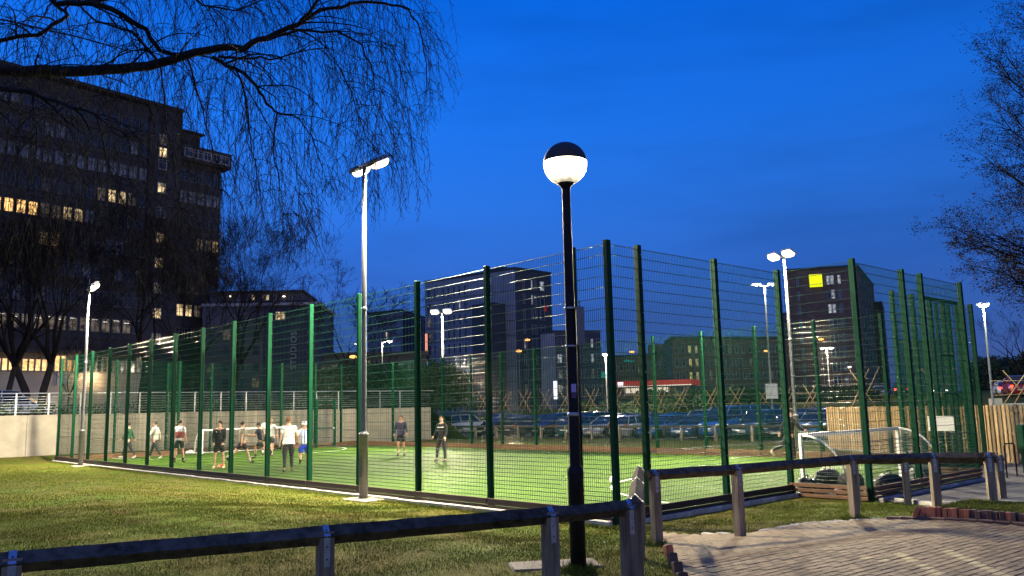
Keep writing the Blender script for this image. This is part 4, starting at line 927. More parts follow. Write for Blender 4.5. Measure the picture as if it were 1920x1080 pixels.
# white notice board on the fence, green cabinet and black hoop barrier
nb0, nb1 = at_h(1741, 808, 1.02), at_h(1789, 779, 1.5); nbp = PQ(-.05, 14.0)
F9 = Face(PQ(0, REC1 - .09), Vector((-dL.x, -dL.y, 0))); s0_, z0_ = F9.hit(1741, 808); s1_, z1_ = F9.hit(1788, 780)
nbo = thing('notice_board', 'blank white notice board fixed to the mesh at the right of the goal', 'sign', F9.pt(s0_, z0_), F9.a)
MB().chbox(((s1_ - s0_) / 2, 0, (z1_ - z0_) / 2), (s1_ - s0_, .02, z1_ - z0_), .004).build('sign_plate', 'white_sign', nbo); 
for k in range(4): MB().box(((s1_ - s0_) / 2, -.012, (z1_ - z0_) * (.2 + .2 * k)), ((s1_ - s0_) * (.6 if k % 2 else .75), .003, .012)).build('printed_line', tinted('faint_print', (.45, .45, .43)).name, nbo)
hp = at_h(1889, 898, 0); hoop = thing('hoop_barrier', 'thin black tubular hoop barrier beside the green cabinet', 'barrier', hp, .5)
MB().tube([(0, 0, 0), (0, 0, .82), (.03, 0, .87), (.40, .0, .87), (.43, 0, .82), (.43, 0, 0)], .018, 8).build('hoop', 'black_paint', hoop); MB().lathe([(.05, 0), (.05, .012), (.02, .014)], 12).build('foot_plate', 'black_paint', hoop); MB().lathe([(.05, 0), (.05, .012), (.02, .014)], 12, (.43, 0, 0)).build('foot_plate', 'black_paint', hoop)
gp = at_h(1922, 893, 0); gc = thing('green_cabinet', 'green painted cabinet on a post at the right edge by the board fence', 'cabinet', gp, .3)
MB().chbox((.14, 0, .95), (.34, .22, .75), .02).build('cabinet_body', 'green_paint', gc); MB().chbox((.05, 0, .3), (.10, .10, .6), .008).build('post', 'green_paint', gc)
# ------------------------------------------------------------------ street lamps
def street_lamp(label, px, py, D, kind, power=0, arm=.0, double=False, big=1.0, col=None):
    p = at_d(px, py, D); zb = max(gz(p.x, p.y), 0); 
    if px < 830 and p.y > 50: zb = WH - .05
    root = thing('street_lamp', label, 'street lamp', (p.x, p.y, zb), 0, 'street lamps'); h = p.z - zb
    MB().lathe([(.09, 0), (.085, 1.2), (.06, 1.25), (.045, h)], 10).build('pole', 'galv_pole', root)
    hs = ((-.55, -1), (.55, 1)) if double else ((arm, 1),)
    for x, sg_ in hs:
        if abs(x) > .05: MB().tube([(0, 0, h - .05), (x * .8, 0, h + .03)], .03, 6).build('arm', 'galv_pole', root)
        o = MB().box((x, 0, h + .08), (.6, .28, .09)).build('lamp_head', 'galv', root)
        MB().ball((x, -.02, h), .17 * big, 12, 7, (1.4, 1, .55)).build('lamp_lens', kind, o)
    if power: point('lamp_light', (p.x, p.y - .25, p.z - .35), power, col or (1, .88, .65))
    return root
W_, O_ = 'street_white', 'street_orange'
street_lamp('orange street lamp just left of the central floodlight mast', 657, 669, 88, O_, 0, .3, big=1.8)
street_lamp('white street lamp on a curved arm right of the central mast', 717, 641, 76, W_, 1500, .7, big=.9)
street_lamp('white street lamp touching the central mast, behind the hedge', 694, 671, 108, W_, 0, .3)
street_lamp('small faint street lamp above the low flat roof', 667, 645, 140, W_, 0)
street_lamp('lower orange street lamp in front of the tall grey block', 973, 658, 110, O_, 0, .0, big=1.8)
street_lamp('upper orange street lamp in front of the tall grey block', 989, 637, 128, O_, 0, big=1.8)
street_lamp('bright white street lamp right of the globe lamp post', 1135, 665, 80, W_, 9000, big=1.2)
street_lamp('orange street lamp above the petrol station roof', 1185, 660, 135, O_, 0, big=1.8)
street_lamp('orange street lamp at the corner of the low brick block', 1273, 640, 150, O_, 0, big=1.8)
street_lamp('orange street lamp in front of the low brick block, far right end', 1437, 658, 120, O_, 0, big=1.8)
street_lamp('orange street lamp in front of the brick tower', 1539, 636, 120, O_, 0, big=1.8)
street_lamp('tall double-headed street lamp between the two right-hand fence posts', 1433, 535, 54, W_, 2500, double=True, big=.45)
street_lamp('low double white street lamp at the foot of the brick tower', 1550, 653, 96, W_, 6000, double=True, big=1.0)
street_lamp('small white street lamp right of the double one by the brick tower', 1593, 688, 120, W_, 0, big=1.2)
street_lamp('pale green-white street lamp at the right edge behind the fence', 1843, 573, 46, W_, 1500, .0, big=1.15, col=(.85, 1, .75))
sp = at_d(1448, 748, 53.6); sgp = thing('road_sign', 'pale square sign plate fixed to the tall double street lamp', 'sign', (sp.x, sp.y, sp.z)); MB().chbox((0, 0, .48), (.78, .03, .95), .01).build('sign_plate', 'white_sign', sgp); MB().box((0, .04, .48), (.1, .05, .7)).build('bracket', 'galv', sgp)
# ------------------------------------------------------------------ trellis frames and bank hedge
def trellis(px, py_top, py_bot, D, n_, wpx, label, group):
    p = at_d(px, py_bot, D); h = at_d(px, py_top, D).z - p.z; wd = wpx / FPX * D; rnd = random.Random(px)
    root = thing('trellis_frame', label, 'trellis', p, rnd.uniform(-.1, .1), group)
    for a_, b_ in ((-.5, .35), (.5, -.35), (-.15, .6))[:n_]:
        MB().tube([(a_ * wd, rnd.uniform(-.2, .2), 0), (b_ * wd, rnd.uniform(-.2, .2), h * rnd.uniform(.92, 1.08))], .032 * D / 80 + .012, 5).build('stake', 'board', root)
    for z_ in (.3, .68): MB().tube([(-.75 * wd, 0, h * z_), (.75 * wd, 0, h * (z_ + rnd.uniform(-.03, .03)))], .016 * D / 80 + .008, 4).build('tie_rail', 'board', root)
TREL = ['leftmost frame, left of the white crossover', 'behind the white crossover', 'behind the black hatchback roof', 'left of the navy car tail light', 'behind the navy car', 'left of the white totem', 'directly behind the lamp post', 'right of the lamp post', 'at the bright white street lamp foot', 'under the left end of the red canopy', 'under the middle of the red canopy', 'under the right end of the red canopy', 'below the yellow windows', 'left of the square sign plate', 'behind the square sign plate', 'left of the right mast pole', 'left end of the board fence']
for i, px in enumerate((812, 874, 906, 944, 982, 1022, 1060, 1108, 1152, 1192, 1236, 1276, 1334, 1380, 1432, 1476, 1520)):
    trellis(px, 735 - i * .8, 775 - i * .4, 78 - i * 1.2, 3, 24 + i * .5, 'crossed stake frame on the bank, ' + TREL[i], 'crossed stake frames on the bank')
trellis(1618, 692, 776, 44, 3, 60, 'large crossed timber stake frame right of the brick tower foot', 'large stake frames'); trellis(1755, 690, 775, 42, 3, 60, 'large crossed stake frame seen between the right fence posts', 'large stake frames')
trellis(1912, 690, 762, 44, 3, 62, 'large crossed stake frame at the right edge, in front of the red vehicle', 'large stake frames')
# ------------------------------------------------------------------ bushes
def leaf_mass(name, boxes, m, size=.16, dens=60, label=None, seed=1):
    """Leaf-sized faces spread through ellipsoids: (cx, cy, cz, rx, ry, rz)."""
    rg = np.random.default_rng(seed); V = []; 
    for cx, cy, cz, rx, ry, rz in boxes:
        n = int(dens * (rx * ry * rz) ** (2 / 3) * 8)
        d = rg.normal(size=(n, 3)); d /= np.linalg.norm(d, axis=1)[:, None]; r = rg.uniform(.55, 1.06, n)[:, None]
        c = np.array([cx, cy, cz]) + d * r * np.array([rx, ry, rz]); a = rg.normal(size=(n, 3)); b = rg.normal(size=(n, 3))
        a /= np.linalg.norm(a, axis=1)[:, None]; b /= np.linalg.norm(b, axis=1)[:, None]; s = size * rg.uniform(.5, 1.2, n)[:, None]
        V.append(np.stack([c - a * s, c + b * s * .6, c + a * s, c - b * s * .6], 1).reshape(-1, 3))
    V = np.concatenate(V); k = len(V) // 4; me = bpy.data.meshes.new(name); me.from_pydata(V.tolist(), [], (np.arange(k * 4).reshape(k, 4)).tolist()); me.materials.append(M[m]); me.update()
    return me
rb = random.Random(3)
bx = []
for i in range(34):
    px = 590 + i * 8; D = rb.uniform(66, 76); p = at_d(px, 735, D); h = (at_d(px, rb.uniform(676, 700), D).z - 2.2) / 2; bx.append((p.x, p.y, 2.2 + h, rb.uniform(1.0, 1.8), 1.4, h))
put('hedge_mass', leaf_mass('hedge_mass', bx, 'hedge', .22, 55), kind='stuff')
bx = []
for i in range(60):
    px = 850 + i * 13; D = rb.uniform(80, 92); p = at_d(px, 745, D); h = rb.uniform(.5, 1.2); bx.append((p.x, p.y, gz(p.x, p.y) + h * .6, rb.uniform(1.2, 2.2), 1.4, h))
put('bank_shrubs', leaf_mass('bank_shrubs', bx, 'hedge', .22, 45, seed=5), kind='stuff')
bx = []
for i in range(16):
    px = 1850 + i * 9; D = rb.uniform(120, 140); p = at_d(px, 720, D); h = (at_d(px, rb.uniform(655, 690), D).z - 2) / 2; bx.append((p.x, p.y, 2 + h, 3.4, 3, h))
put('distant_wood', leaf_mass('distant_wood', bx, 'hedge', .35, 30, seed=9), kind='stuff')
# low shrubs on the terrace behind the guard rail
bx = []
for i in range(26):
    p = Wm + WD * (i * 1.6 + rb.uniform(-.5, .5)) + Wn * rb.uniform(1.2, 3); bx.append((p.x, p.y, WH + .3, .9, .8, rb.uniform(.3, .6)))
put('terrace_shrubs', leaf_mass('terrace_shrubs', bx, 'hedge', .12, 60, seed=12), kind='stuff')
# ------------------------------------------------------------------ cars
def paint_mat():
    m = mat('car_paint', (.1, .1, .1), .22, spec=.8, metal=.1); t = m.node_tree; oi = t.nodes.new('ShaderNodeObjectInfo'); t.links.new(oi.outputs['Color'], t.nodes['Principled BSDF'].inputs['Base Color'])
    t.nodes['Principled BSDF'].inputs['Coat Weight'].default_value = .6
paint_mat()
def make_car(kind='hatch'):
    tall = {'hatch': 1.0, 'suv': 1.12, 'van': 1.28}[kind]; L = {'hatch': 2.1, 'suv': 2.2, 'van': 2.3}[kind]
    root = thing('parked_car', 'x', 'car')
    st = [(-1.0, .70, .66), (-.965, .88, .80), (-.80, .94, .86), (-.56, .95, .88), (-.22, .95, .89), (.14, .94, .89), (.36, .93, .88), (.52, .90, .87), (.80, .80, .83), (.95, .68, .76), (1.0, .52, .62)]
    vs = []; fs = []
    for x, zb_, hw in st:
        zb_ = zb_ * tall if kind != 'hatch' else zb_; lo = .24 * tall
        sec = [(hw * .92, lo), (hw, lo + .13), (hw * 1.005, .42 + .2 * tall), (hw * .975, zb_ - .05), (hw * .88, zb_)]
        for y, z in sec: vs.append((x * L, y, min(z, max(zb_, lo + .05)) if z > zb_ else z))
        for y, z in reversed(sec): vs.append((x * L, -y, min(z, max(zb_, lo + .05)) if z > zb_ else z))
    n = 10
    for i in range(len(st) - 1):
        for k in range(n): j = (k + 1) % n; fs.append((i * n + k, (i + 1) * n + k, (i + 1) * n + j, i * n + j))
    fs += [tuple(range(n)), tuple(len(st) * n - 1 - k for k in range(n))]
    MB().add(vs, fs, 0, True).build('body', 'car_paint', root)
    zr = {'hatch': 1.46, 'suv': 1.66, 'van': 1.92}[kind]; zb0 = .92 * (tall if kind != 'hatch' else 1)
    g = {'hatch': [(-.95, 0), (-.82, .80), (-.55, .97), (-.1, 1.0), (.20, .86), (.56, 0)], 'suv': [(-.97, 0), (-.90, .85), (-.6, .98), (-.1, 1.0), (.22, .9), (.50, 0)], 'van': [(-.985, 0), (-.97, .9), (-.7, .99), (.1, 1.0), (.42, .9), (.72, 0)]}[kind]
    vs = []; fs = []
    for x, t in g:
        z = zb0 + (zr - zb0) * t; hb, ht_ = .80, .80 - .19 * t
        vs += [(x * L, hb, zb0 - .02), (x * L, ht_, z - .03), (x * L, ht_ - .1, z), (x * L, -ht_ + .1, z), (x * L, -ht_, z - .03), (x * L, -hb, zb0 - .02)]
    for i in range(len(g) - 1):
        for k in range(5): fs.append((i * 6 + k, (i + 1) * 6 + k, (i + 1) * 6 + k + 1, i * 6 + k + 1))
    MB().add(vs, fs, 0, False).build('window_glass', 'car_glass', root)
    # roof skin and pillars in body colour
    vs = []; fs = []; rs = g[1:-1]
    for x, t in rs:
        z = zb0 + (zr - zb0) * t + .012; ht_ = .80 - .19 * t + .012
        vs += [(x * L, ht_, z - .10), (x * L, ht_ - .09, z), (x * L, -ht_ + .09, z), (x * L, -ht_, z - .10)]
    for i in range(len(rs) - 1):
        for k in range(3): fs.append((i * 4 + k, (i + 1) * 4 + k, (i + 1) * 4 + k + 1, i * 4 + k + 1))
    mb = MB().add(vs, fs, 0, True)
    for s_ in (-1, 1):
        for (x0, t0), (x1, t1) in ((g[-1], g[-2]), (g[0], g[1]), ((-.05, 0), (-.05, .97)), ((-.5, 0), (-.5, .95))):
            mb.tube([(x0 * L, s_ * .812, zb0 - .03), (x1 * L, s_ * (.812 - .19 * t1), zb0 + (zr - zb0) * t1 - .02)], .035, 4)
    mb.build('roof', 'car_paint', root)
    for x in (-.62, .64):
        for s_ in (-1, 1):
            r_ = .33 * (1.06 if kind != 'hatch' else 1)
            mb = MB(); pr = [(r_ * .6, -.10), (r_ * .95, -.10), (r_, -.07), (r_, .07), (r_ * .95, .10), (r_ * .6, .10)]
            vs = []; fs = []; m_ = 16
            for rr, yy in pr:
                for k in range(m_): a = 2 * math.pi * k / m_; vs.append((x * L + rr * math.cos(a), s_ * .80 + yy, r_ + rr * math.sin(a)))
            for i in range(len(pr) - 1):
                for k in range(m_): j = (k + 1) % m_; fs.append((i * m_ + k, i * m_ + j, (i + 1) * m_ + j, (i + 1) * m_ + k))
            ty = MB().add(vs, fs, 0, True).build('wheel', 'tyre', root)
            mb = MB()
            for k in range(6): a = math.pi * k / 3; mb.box((x * L + .1 * math.cos(a), s_ * .885, r_ + .1 * math.sin(a)), (.2, .02, .05), rot=Matrix.Rotation(-a, 3, 'Y'))
            mb.build('rim', 'rim', ty, kind='stuff')
            arch = MB(); arch.tube([(x * L + (r_ + .05) * math.cos(t), s_ * .875, r_ + (r_ + .05) * math.sin(t)) for t in np.linspace(0, math.pi, 9)], .035, 5); arch.build('wheel_arch', 'underbody', root)
    zh = .66 * tall
    for s_ in (-1, 1):
        MB().ball((L * .93, s_ * .60, zh), .13, 10, 6, (.8, 1.3, .6)).build('headlight', 'lamp_glass', root)
        MB().box((-L * .985, s_ * .66, zh + .1), (.06, .22, .24)).build('tail_light', 'tail', root)
        MB().ball((L * .36, s_ * .97, zb0 + .04), .10, 8, 5, (.6, 1, .7)).build('mirror', 'car_paint', root)
    MB().box((L * 1.005, 0, .42 * tall), (.02, .52, .11)).build('number_plate', 'plate', root); MB().box((-L * 1.003, 0, .5 * tall), (.02, .52, .11)).build('number_plate', 'plate', root)
    MB().box((L * .985, 0, .53 * tall), (.05, .8, .10)).build('grille', 'underbody', root); MB().box((0, 0, .26), (L * 1.7, 1.5, .16)).build('underbody', 'underbody', root)
    return root
protos = {k: make_car(k) for k in ('hatch', 'suv', 'van')}; used_p = set()
for p in protos.values(): KIDS[p.name] = list(p.children)
allk = {}
for o in bpy.data.objects:
    if o.parent: allk.setdefault(o.parent.name, []).append(o)
KIDS.update(allk)
def car(kind, loc, rz, color, label, group=None, lights=None, cat='car'):
    p = protos[kind]
    if kind not in used_p: used_p.add(kind); c = p
    else: c = copy_tree(p)
    c.location = loc; c.rotation_euler.z = rz; c['label'] = label; c['category'] = cat
    if group: c['group'] = group
    for ch in (KIDS[p.name] if c is p else [o for o in bpy.data.objects if o.parent == c]):
        ch.color = (*color, 1)
    return c
r0, r1 = at_h(842, 819, 0), at_h(1562, 822, 0)
RD = Vector((.673, -.7397, 0)); rail0 = at_h(850, 819.5, 0)
def lot(s, b, z=0): q = rail0 + RD * s + Vector((dR.x, dR.y, 0)) * b; return Vector((q.x, q.y, z))
def lot_px(px, b):   # slot on the line b metres behind the rail, at a pixel column
    lo, hi = -10, 40
    for _ in range(30):
        m_ = (lo + hi) / 2; q = lot(m_, b); v = q - Vector((0, 0, CAM_H)); x = 960 + FPX * v.dot(_r) / v.dot(_f)
        if x < px: lo = m_
        else: hi = m_
    return lot(m_, b)
NOSE = ANG_R + math.pi; TAIL = ANG_R
dk, wt, sv, bl_, nv, tl_ = (.012, .013, .016), (.62, .62, .60), (.30, .31, .33), (.03, .07, .22), (.015, .02, .06), (.03, .10, .13)
front = [(873, 'suv', TAIL + .0, wt, 'white crossover parked side-on behind the timber rail, left end of the front row'),
 (936, 'hatch', NOSE, dk, 'black hatchback parked nose-out right of the white crossover'),
 (990, 'hatch', TAIL, nv, 'dark navy car with a red tail light, front row left of the lamp post'),
 (1045, 'suv', NOSE, dk, 'black car in the front row just left of the lamp post foot'),
 (1095, 'hatch', TAIL, tl_, 'dark teal car in the front row just right of the lamp post'),
 (1145, 'hatch', NOSE, sv, 'silver hatchback parked nose-out beside the corner fence post'),
 (1196, 'hatch', TAIL, sv, 'silver estate parked tail-out between the two corner posts'),
 (1250, 'hatch', NOSE, (.02, .10, .30), 'bright blue car parked nose-out with a glinting headlamp'),
 (1312, 'hatch', NOSE, (.02, .06, .16), 'dark blue car parked nose-out right of the bright blue one'),
 (1372, 'van', NOSE, (.02, .09, .32), 'blue people carrier parked in the front row near the square sign'),
 (1432, 'suv', NOSE, (.02, .07, .10), 'dark teal crossover parked behind the square sign plate'),
 (1492, 'hatch', NOSE, dk, 'black car behind the right floodlight mast pole'),
 (1545, 'suv', NOSE, (.03, .10, .16), 'teal blue crossover beside the end of the timber board fence')]
for px, k, a, c, lb in front: car(k, lot_px(px, 3.4), a + random.uniform(-.04, .04), c, lb, 'cars in the front row of the car park')
back = [(925, 'suv', bl_, 'blue roofed car in the second row behind the black hatchback'), (968, 'hatch', nv, 'navy car in the second row left of the lamp post'), (1020, 'hatch', bl_, 'blue car in the second row, left of the lamp post foot'),
 (1072, 'suv', wt, 'pale crossover in the second row directly behind the lamp post'), (1112, 'suv', dk, 'black crossover in the second row, right of the lamp post'), (1165, 'hatch', nv, 'navy car in the second row behind the silver hatchback'),
 (1215, 'hatch', sv, 'silver car in the second row behind the bright blue one'), (1262, 'hatch', dk, 'black car in the second row behind the dark blue one'), (1318, 'suv', wt, 'white crossover in the second row, left of the blue people carrier'),
 (1366, 'hatch', sv, 'silver car in the second row behind the blue people carrier'), (1418, 'van', nv, 'navy van in the second row near the square sign'), (1470, 'hatch', bl_, 'blue car in the second row behind the right mast pole'), (1520, 'suv', nv, 'navy crossover in the second row near the board fence')]
for px, k, c, lb in back: car(k, lot_px(px, 13.5), NOSE + random.uniform(-.05, .05), c, lb, 'cars in the second row of the car park')
MB().add([lot(-8, .9, .012), lot(36, .9, .012), lot(36, 19.5, .012), lot(-8, 19.5, .012)], [(0, 1, 2, 3)]).build('car_park', 'asphalt_far', kind='structure')
tops = [lot(-2 + i * 2.35, 0) for i in range(17)]
rail_fence('low timber rail fence in front of the parked cars, beyond the pitch', tops, .86, post_w=.13, r=.075, over=.2)
# roadside vehicles, right
for px, py, D, k, c, lb, on in ((1652, 752, 95, 'hatch', sv, 'silver car with lights on at the far right road, behind the fence corner post', 't'), (1690, 748, 100, 'suv', dk, 'dark car with red tail lights on the far right road', 't'), (1760, 750, 92, 'hatch', sv, 'grey car on the road seen between the right fence posts', 'h'), (1884, 748, 84, 'hatch', wt, 'white car on the road left of the red vehicle', 't'), (1906, 744, 78, 'van', (.35, .02, .02), 'red van with tail lights on at the right edge', 't')):
    p = at_d(px, py, D); z = max(gz(p.x, p.y), p.z - 1.0); c_ = car(k, (p.x, p.y, z), 1.2 if on == 't' else -1.9, c, lb, 'vehicles on the far road')
    for ch in [o for o in bpy.data.objects if o.parent == c_ and o.name.startswith('tail_light' if on == 't' else 'headlight')]:
        ch.data = ch.data.copy(); ch.data.materials.clear(); ch.data.materials.append(M['tail_on' if on == 't' else 'head_on'])
for px, lb, c, k in ((10, 'white van partly cut off at the left edge, on the terrace above the wall', wt, 'van'), (40, 'small pale blue car behind the guard rail, beside the white van', (.2, .25, .35), 'hatch')):
    p = at_d(px, 770, 60); car(k, (p.x, p.y, WH - .05), .3, c, lb)
# traffic lights
for px, py, D, m_, lb in ((1366, 747, 92, 'red_lit', 'red traffic light above the second row of cars'), (1556, 741, 90, 'red_lit', 'red traffic light left of the board fence end'), (1688, 739, 88, 'red_lit', 'red traffic light between the fence corner post and the recess')):
    p = at_d(px, py, D); t_ = thing('traffic_light', lb, 'traffic light', (p.x, p.y, gz(p.x, p.y))); h = p.z - gz(p.x, p.y)
    MB().tube([(0, 0, 0), (0, 0, max(h, .5) + .2)], .06, 8).build('pole', 'black_paint', t_); MB().box((0, -.12, h - .25), (.3, .2, .9)).build('signal_box', 'black_paint', t_); MB().ball((0, -.24, h), .16, 10, 6, (1, .5, 1)).build('signal_lens', m_, t_)
# ------------------------------------------------------------------ bare trees
def grow(mb, p, d, L, r, depth, rnd, spread=.5, up=.15, nseg=3, ratio=.72, kids=(2, 3), minr=.004, droop=0.0, tips=None, floor=0):
    r = max(r, floor)
    pts = [p]; rs = [r]; q = Vector(p); dd = Vector(d).normalized()
    for i in range(nseg):
        dd = (dd + Vector((rnd.gauss(0, .14), rnd.gauss(0, .14), rnd.gauss(0, .1) + up * .3 - droop)) * (1.0)).normalized(); q = q + dd * (L / nseg); pts.append(q.copy()); rs.append(r * (1 - .38 * (i + 1) / nseg))
    mb.tube(pts, rs, 6 if r > .04 else (4 if r > .015 else 3), smooth=True, caps=False)
    if tips is not None and depth <= 2: tips.append((pts[-1], dd.copy())); tips.append((pts[-2], dd.copy()))
    if depth <= 0 or r < minr: return
    k = rnd.randint(*kids)
    for i in range(k):
        ax = dd.cross(Vector((rnd.gauss(0, 1), rnd.gauss(0, 1), rnd.gauss(0, 1)))).normalized(); an = rnd.uniform(spread * .4, spread * 1.3); nd = Matrix.Rotation(an, 3, ax) @ dd
        j = rnd.choice([-1, -1, -2]) if i else -1
        grow(mb, pts[j], nd, L * ratio * rnd.uniform(.75, 1.15), rs[j] * rnd.uniform(.6, .8), depth - 1, rnd, spread, up, nseg, ratio, kids, minr, droop, tips, floor)
def bare_tree(label, px, D, h, seed, zb=None, depth=7, lean=0, r=.2, spread=.48, py=740, ratio=.76, cat='tree', up=.2, kd=(2, 3), fl_=.007):
    p = at_d(px, py, D); z = zb if zb is not None else gz(p.x, p.y); rnd = random.Random(seed)
    root = thing('bare_tree', label, cat, (p.x, p.y, z)); tr = MB(); th = h * .28
    pts = [Vector((0, 0, -.1)), Vector((lean * .3, 0, th * .5)), Vector((lean, .1, th))]; tr.tube(pts, [r * 1.25, r, r * .85], 8, caps=False); tr.build('trunk', 'bark', root)
    cr = MB()
    for k in range(4):
        a = k * 1.57 + rnd.uniform(-.5, .5); grow(cr, pts[-1], Vector((math.cos(a) * spread * 1.1, math.sin(a) * spread * 1.1, 1)), h * .26, r * .6, depth, rnd, spread, up, 3, ratio, kd, .004, floor=fl_)
    cr.build('crown', 'twig', root)
bare_tree('large bare tree in front of the low pale building, far left', 12, 60, 13, 1, 2.2, lean=.4, depth=7, kd=(2, 4))
bare_tree('bare tree with a leaning trunk, second from the left edge', 58, 61, 14, 2, 2.2, lean=-1.4, r=.28, depth=7, kd=(2, 4))
bare_tree('bare tree with a forked trunk, third from the left edge', 76, 60, 13.5, 3, 2.2, lean=.6, r=.26, kd=(2, 4))
bare_tree('small bare tree just left of the first fence posts', 128, 56, 5, 4, 2.2, depth=6, r=.07)
bare_tree('bare tree in front of the office block, behind the dark fence posts', 262, 66, 14, 5, 2.2, lean=.3, depth=7, kd=(2, 4))
bare_tree('bare tree below the right wing of the office block', 350, 68, 12, 6, 2.2, lean=.5, depth=7, kd=(2, 4))
bare_tree('bare tree against the sky right of the office block', 436, 72, 14.5, 7, 2.2, lean=.5, r=.24, depth=7, kd=(2, 4))
bare_tree('thin bare tree against the sky left of the central mast', 634, 86, 13.5, 8, 2.2, lean=.9, depth=6, r=.16, spread=.55, fl_=.017)
bare_tree('small bare tree just right of the central mast', 712, 90, 10.5, 9, 2.2, depth=6, r=.1, spread=.5)
bare_tree('bare tree in front of the far wood at the right edge', 1915, 95, 9.5, 10, 1.8, depth=6, r=.2)
# ------------------------------------------------------------------ birch hanging in from the left
rnd = random.Random(21)
def px_path(pts):   # (px, py, distance) -> points
    return [at_d(x, y, D) for x, y, D in pts]
birch_base = at_d(-520, 900, 8.5)
birch = thing('birch_tree', 'weeping bare birch whose branches hang into the top left', 'tree', (birch_base.x, birch_base.y, .2))
OB = Vector(birch.location)
limbs = [
 ([(-460, 260, 8.6), (-300, 190, 8.7), (-150, 135, 8.8), (0, 131, 8.9), (120, 134, 9.0), (230, 129, 9.0), (300, 118, 9.1), (350, 103, 9.1), (410, 90, 9.2), (458, 92, 9.2), (500, 72, 9.3), (560, 46, 9.4)], .080, .030),
 ([(560, 46, 9.4), (600, 18, 9.5), (660, 6, 9.6), (720, 6, 9.8), (766, 18, 9.9), (786, 50, 10), (800, 120, 10.1), (797, 180, 10.1)], .026, .004),
 ([(560, 46, 9.4), (585, 15, 9.3), (615, -30, 9.2)], .024, .012),
 ([(410, 106, 9.2), (455, 110, 9.3), (505, 112, 9.5), (550, 100, 9.6), (600, 92, 9.8), (640, 130, 9.9)], .018, .004),
 ([(400, 108, 9.2), (440, 128, 9.1), (480, 160, 9.0), (500, 195, 9.0), (522, 212, 9.0), (560, 222, 9.1), (590, 262, 9.1)], .026, .005),
 ([(500, 75, 9.3), (560, 56, 9.2), (630, 58, 9.1), (680, 85, 9.1), (700, 140, 9.1), (705, 200, 9.1)], .020, .004),
 ([(60, -40, 8.6), (105, 8, 8.7), (170, 4, 8.8), (230, 28, 8.9), (275, 55, 9.0), (302, 96, 9.1), (330, 106, 9.1)], .036, .024),
 ([(105, 8, 8.7), (128, 30, 8.7), (112, 40, 8.6), (70, 66, 8.5), (20, 72, 8.5), (-40, 90, 8.5)], .020, .024),
 ([(-200, 150, 8.4), (-40, 160, 8.3), (60, 172, 8.3), (130, 200, 8.3), (180, 214, 8.3), (230, 260, 8.3)], .040, .006),
 ([(300, 120, 9.1), (250, 60, 9.3), (180, 40, 9.5), (120, -20, 9.7)], .018, .012),
 ([(170, 4, 8.8), (260, -20, 9.0), (420, -60, 9.4)], .030, .015), ([(210, 118, 9.0), (225, 98, 9.1), (270, 92, 9.2), (320, 98, 9.3)], .010, .005),
 ([(440, 128, 9.1), (462, 190, 9.2), (470, 260, 9.3), (482, 330, 9.4), (492, 400, 9.4)], .012, .003), ([(585, 258, 9.1), (603, 310, 9.1), (612, 350, 9.2)], .007, .003),
 ([(520, 212, 9.0), (512, 280, 8.9), (524, 350, 8.9), (530, 420, 8.9)], .010, .003), ([(640, 130, 9.9), (664, 190, 9.9), (684, 250, 9.8), (702, 330, 9.8)], .009, .003), ([(350, 104, 9.1), (372, 180, 9.0), (395, 260, 9.0), (420, 350, 9.0)], .012, .003), ([(180, 214, 8.3), (200, 300, 8.4), (240, 400, 8.4), (250, 470, 8.4)], .010, .003), ([(60, 172, 8.3), (70, 260, 8.3), (60, 350, 8.4)], .010, .003), ([(300, 118, 9.1), (310, 220, 9.2), (330, 330, 9.2), (340, 420, 9.2)], .010, .003),
 ([(300, -60, 9.6), (380, 10, 9.8), (440, 20, 9.9), (520, -10, 10.0)], .016, .006), ([(-100, 20, 9.5), (20, 40, 9.4), (150, 70, 9.4), (250, 100, 9.4)], .014, .006)]
bm = MB(); segs = []
for pts, ra, rb_ in limbs:
    P = px_path(pts); n = len(P)
    # add small kinks between control points
    Q = []; rr = []
    for i in range(n - 1):
        for k in range(3):
            t = k / 3; q = P[i].lerp(P[i + 1], t) + Vector((rnd.gauss(0, .010), rnd.gauss(0, .010), rnd.gauss(0, .010))) * (k > 0)
            Q.append(q - OB); rr.append(ra + (rb_ - ra) * (i + t) / (n - 1))
    Q.append(P[-1] - OB); rr.append(rb_); bm.tube(Q, rr, 7, caps=False)
    for i in range(len(Q) - 1): segs.append((Q[i], Q[i + 1], rr[i]))
bm.build('limb', 'bark', birch)
tk2 = MB(); tk2.tube([Vector((0, 0, -.2)), Vector((.05, 0, 2)), Vector((.1, 0, 4)), px_path([(-460, 260, 8.6)])[0] - OB], [.20, .17, .14, .09], 10, caps=False); tk2.build('trunk', 'bark', birch)
def to_px(v):
    v = v + OB - Vector((0, 0, CAM_H)); w_ = v.dot(_f); return 960 + FPX * v.dot(_r) / w_, 540 - FPX * v.dot(_u) / w_
ENV = [(-100, 560), (0, 560), (100, 590), (200, 600), (300, 585), (400, 560), (440, 520), (480, 470), (540, 520), (580, 480), (610, 400), (650, 330), (690, 430), (720, 450), (745, 330), (775, 250), (800, 230), (830, 250)]
def env(x):
    for (x0, y0), (x1, y1) in zip(ENV[:-1], ENV[1:]):
        if x0 <= x <= x1: return y0 + (y1 - y0) * (x - x0) / (x1 - x0)
    return 0
tw = MB(); sec = []
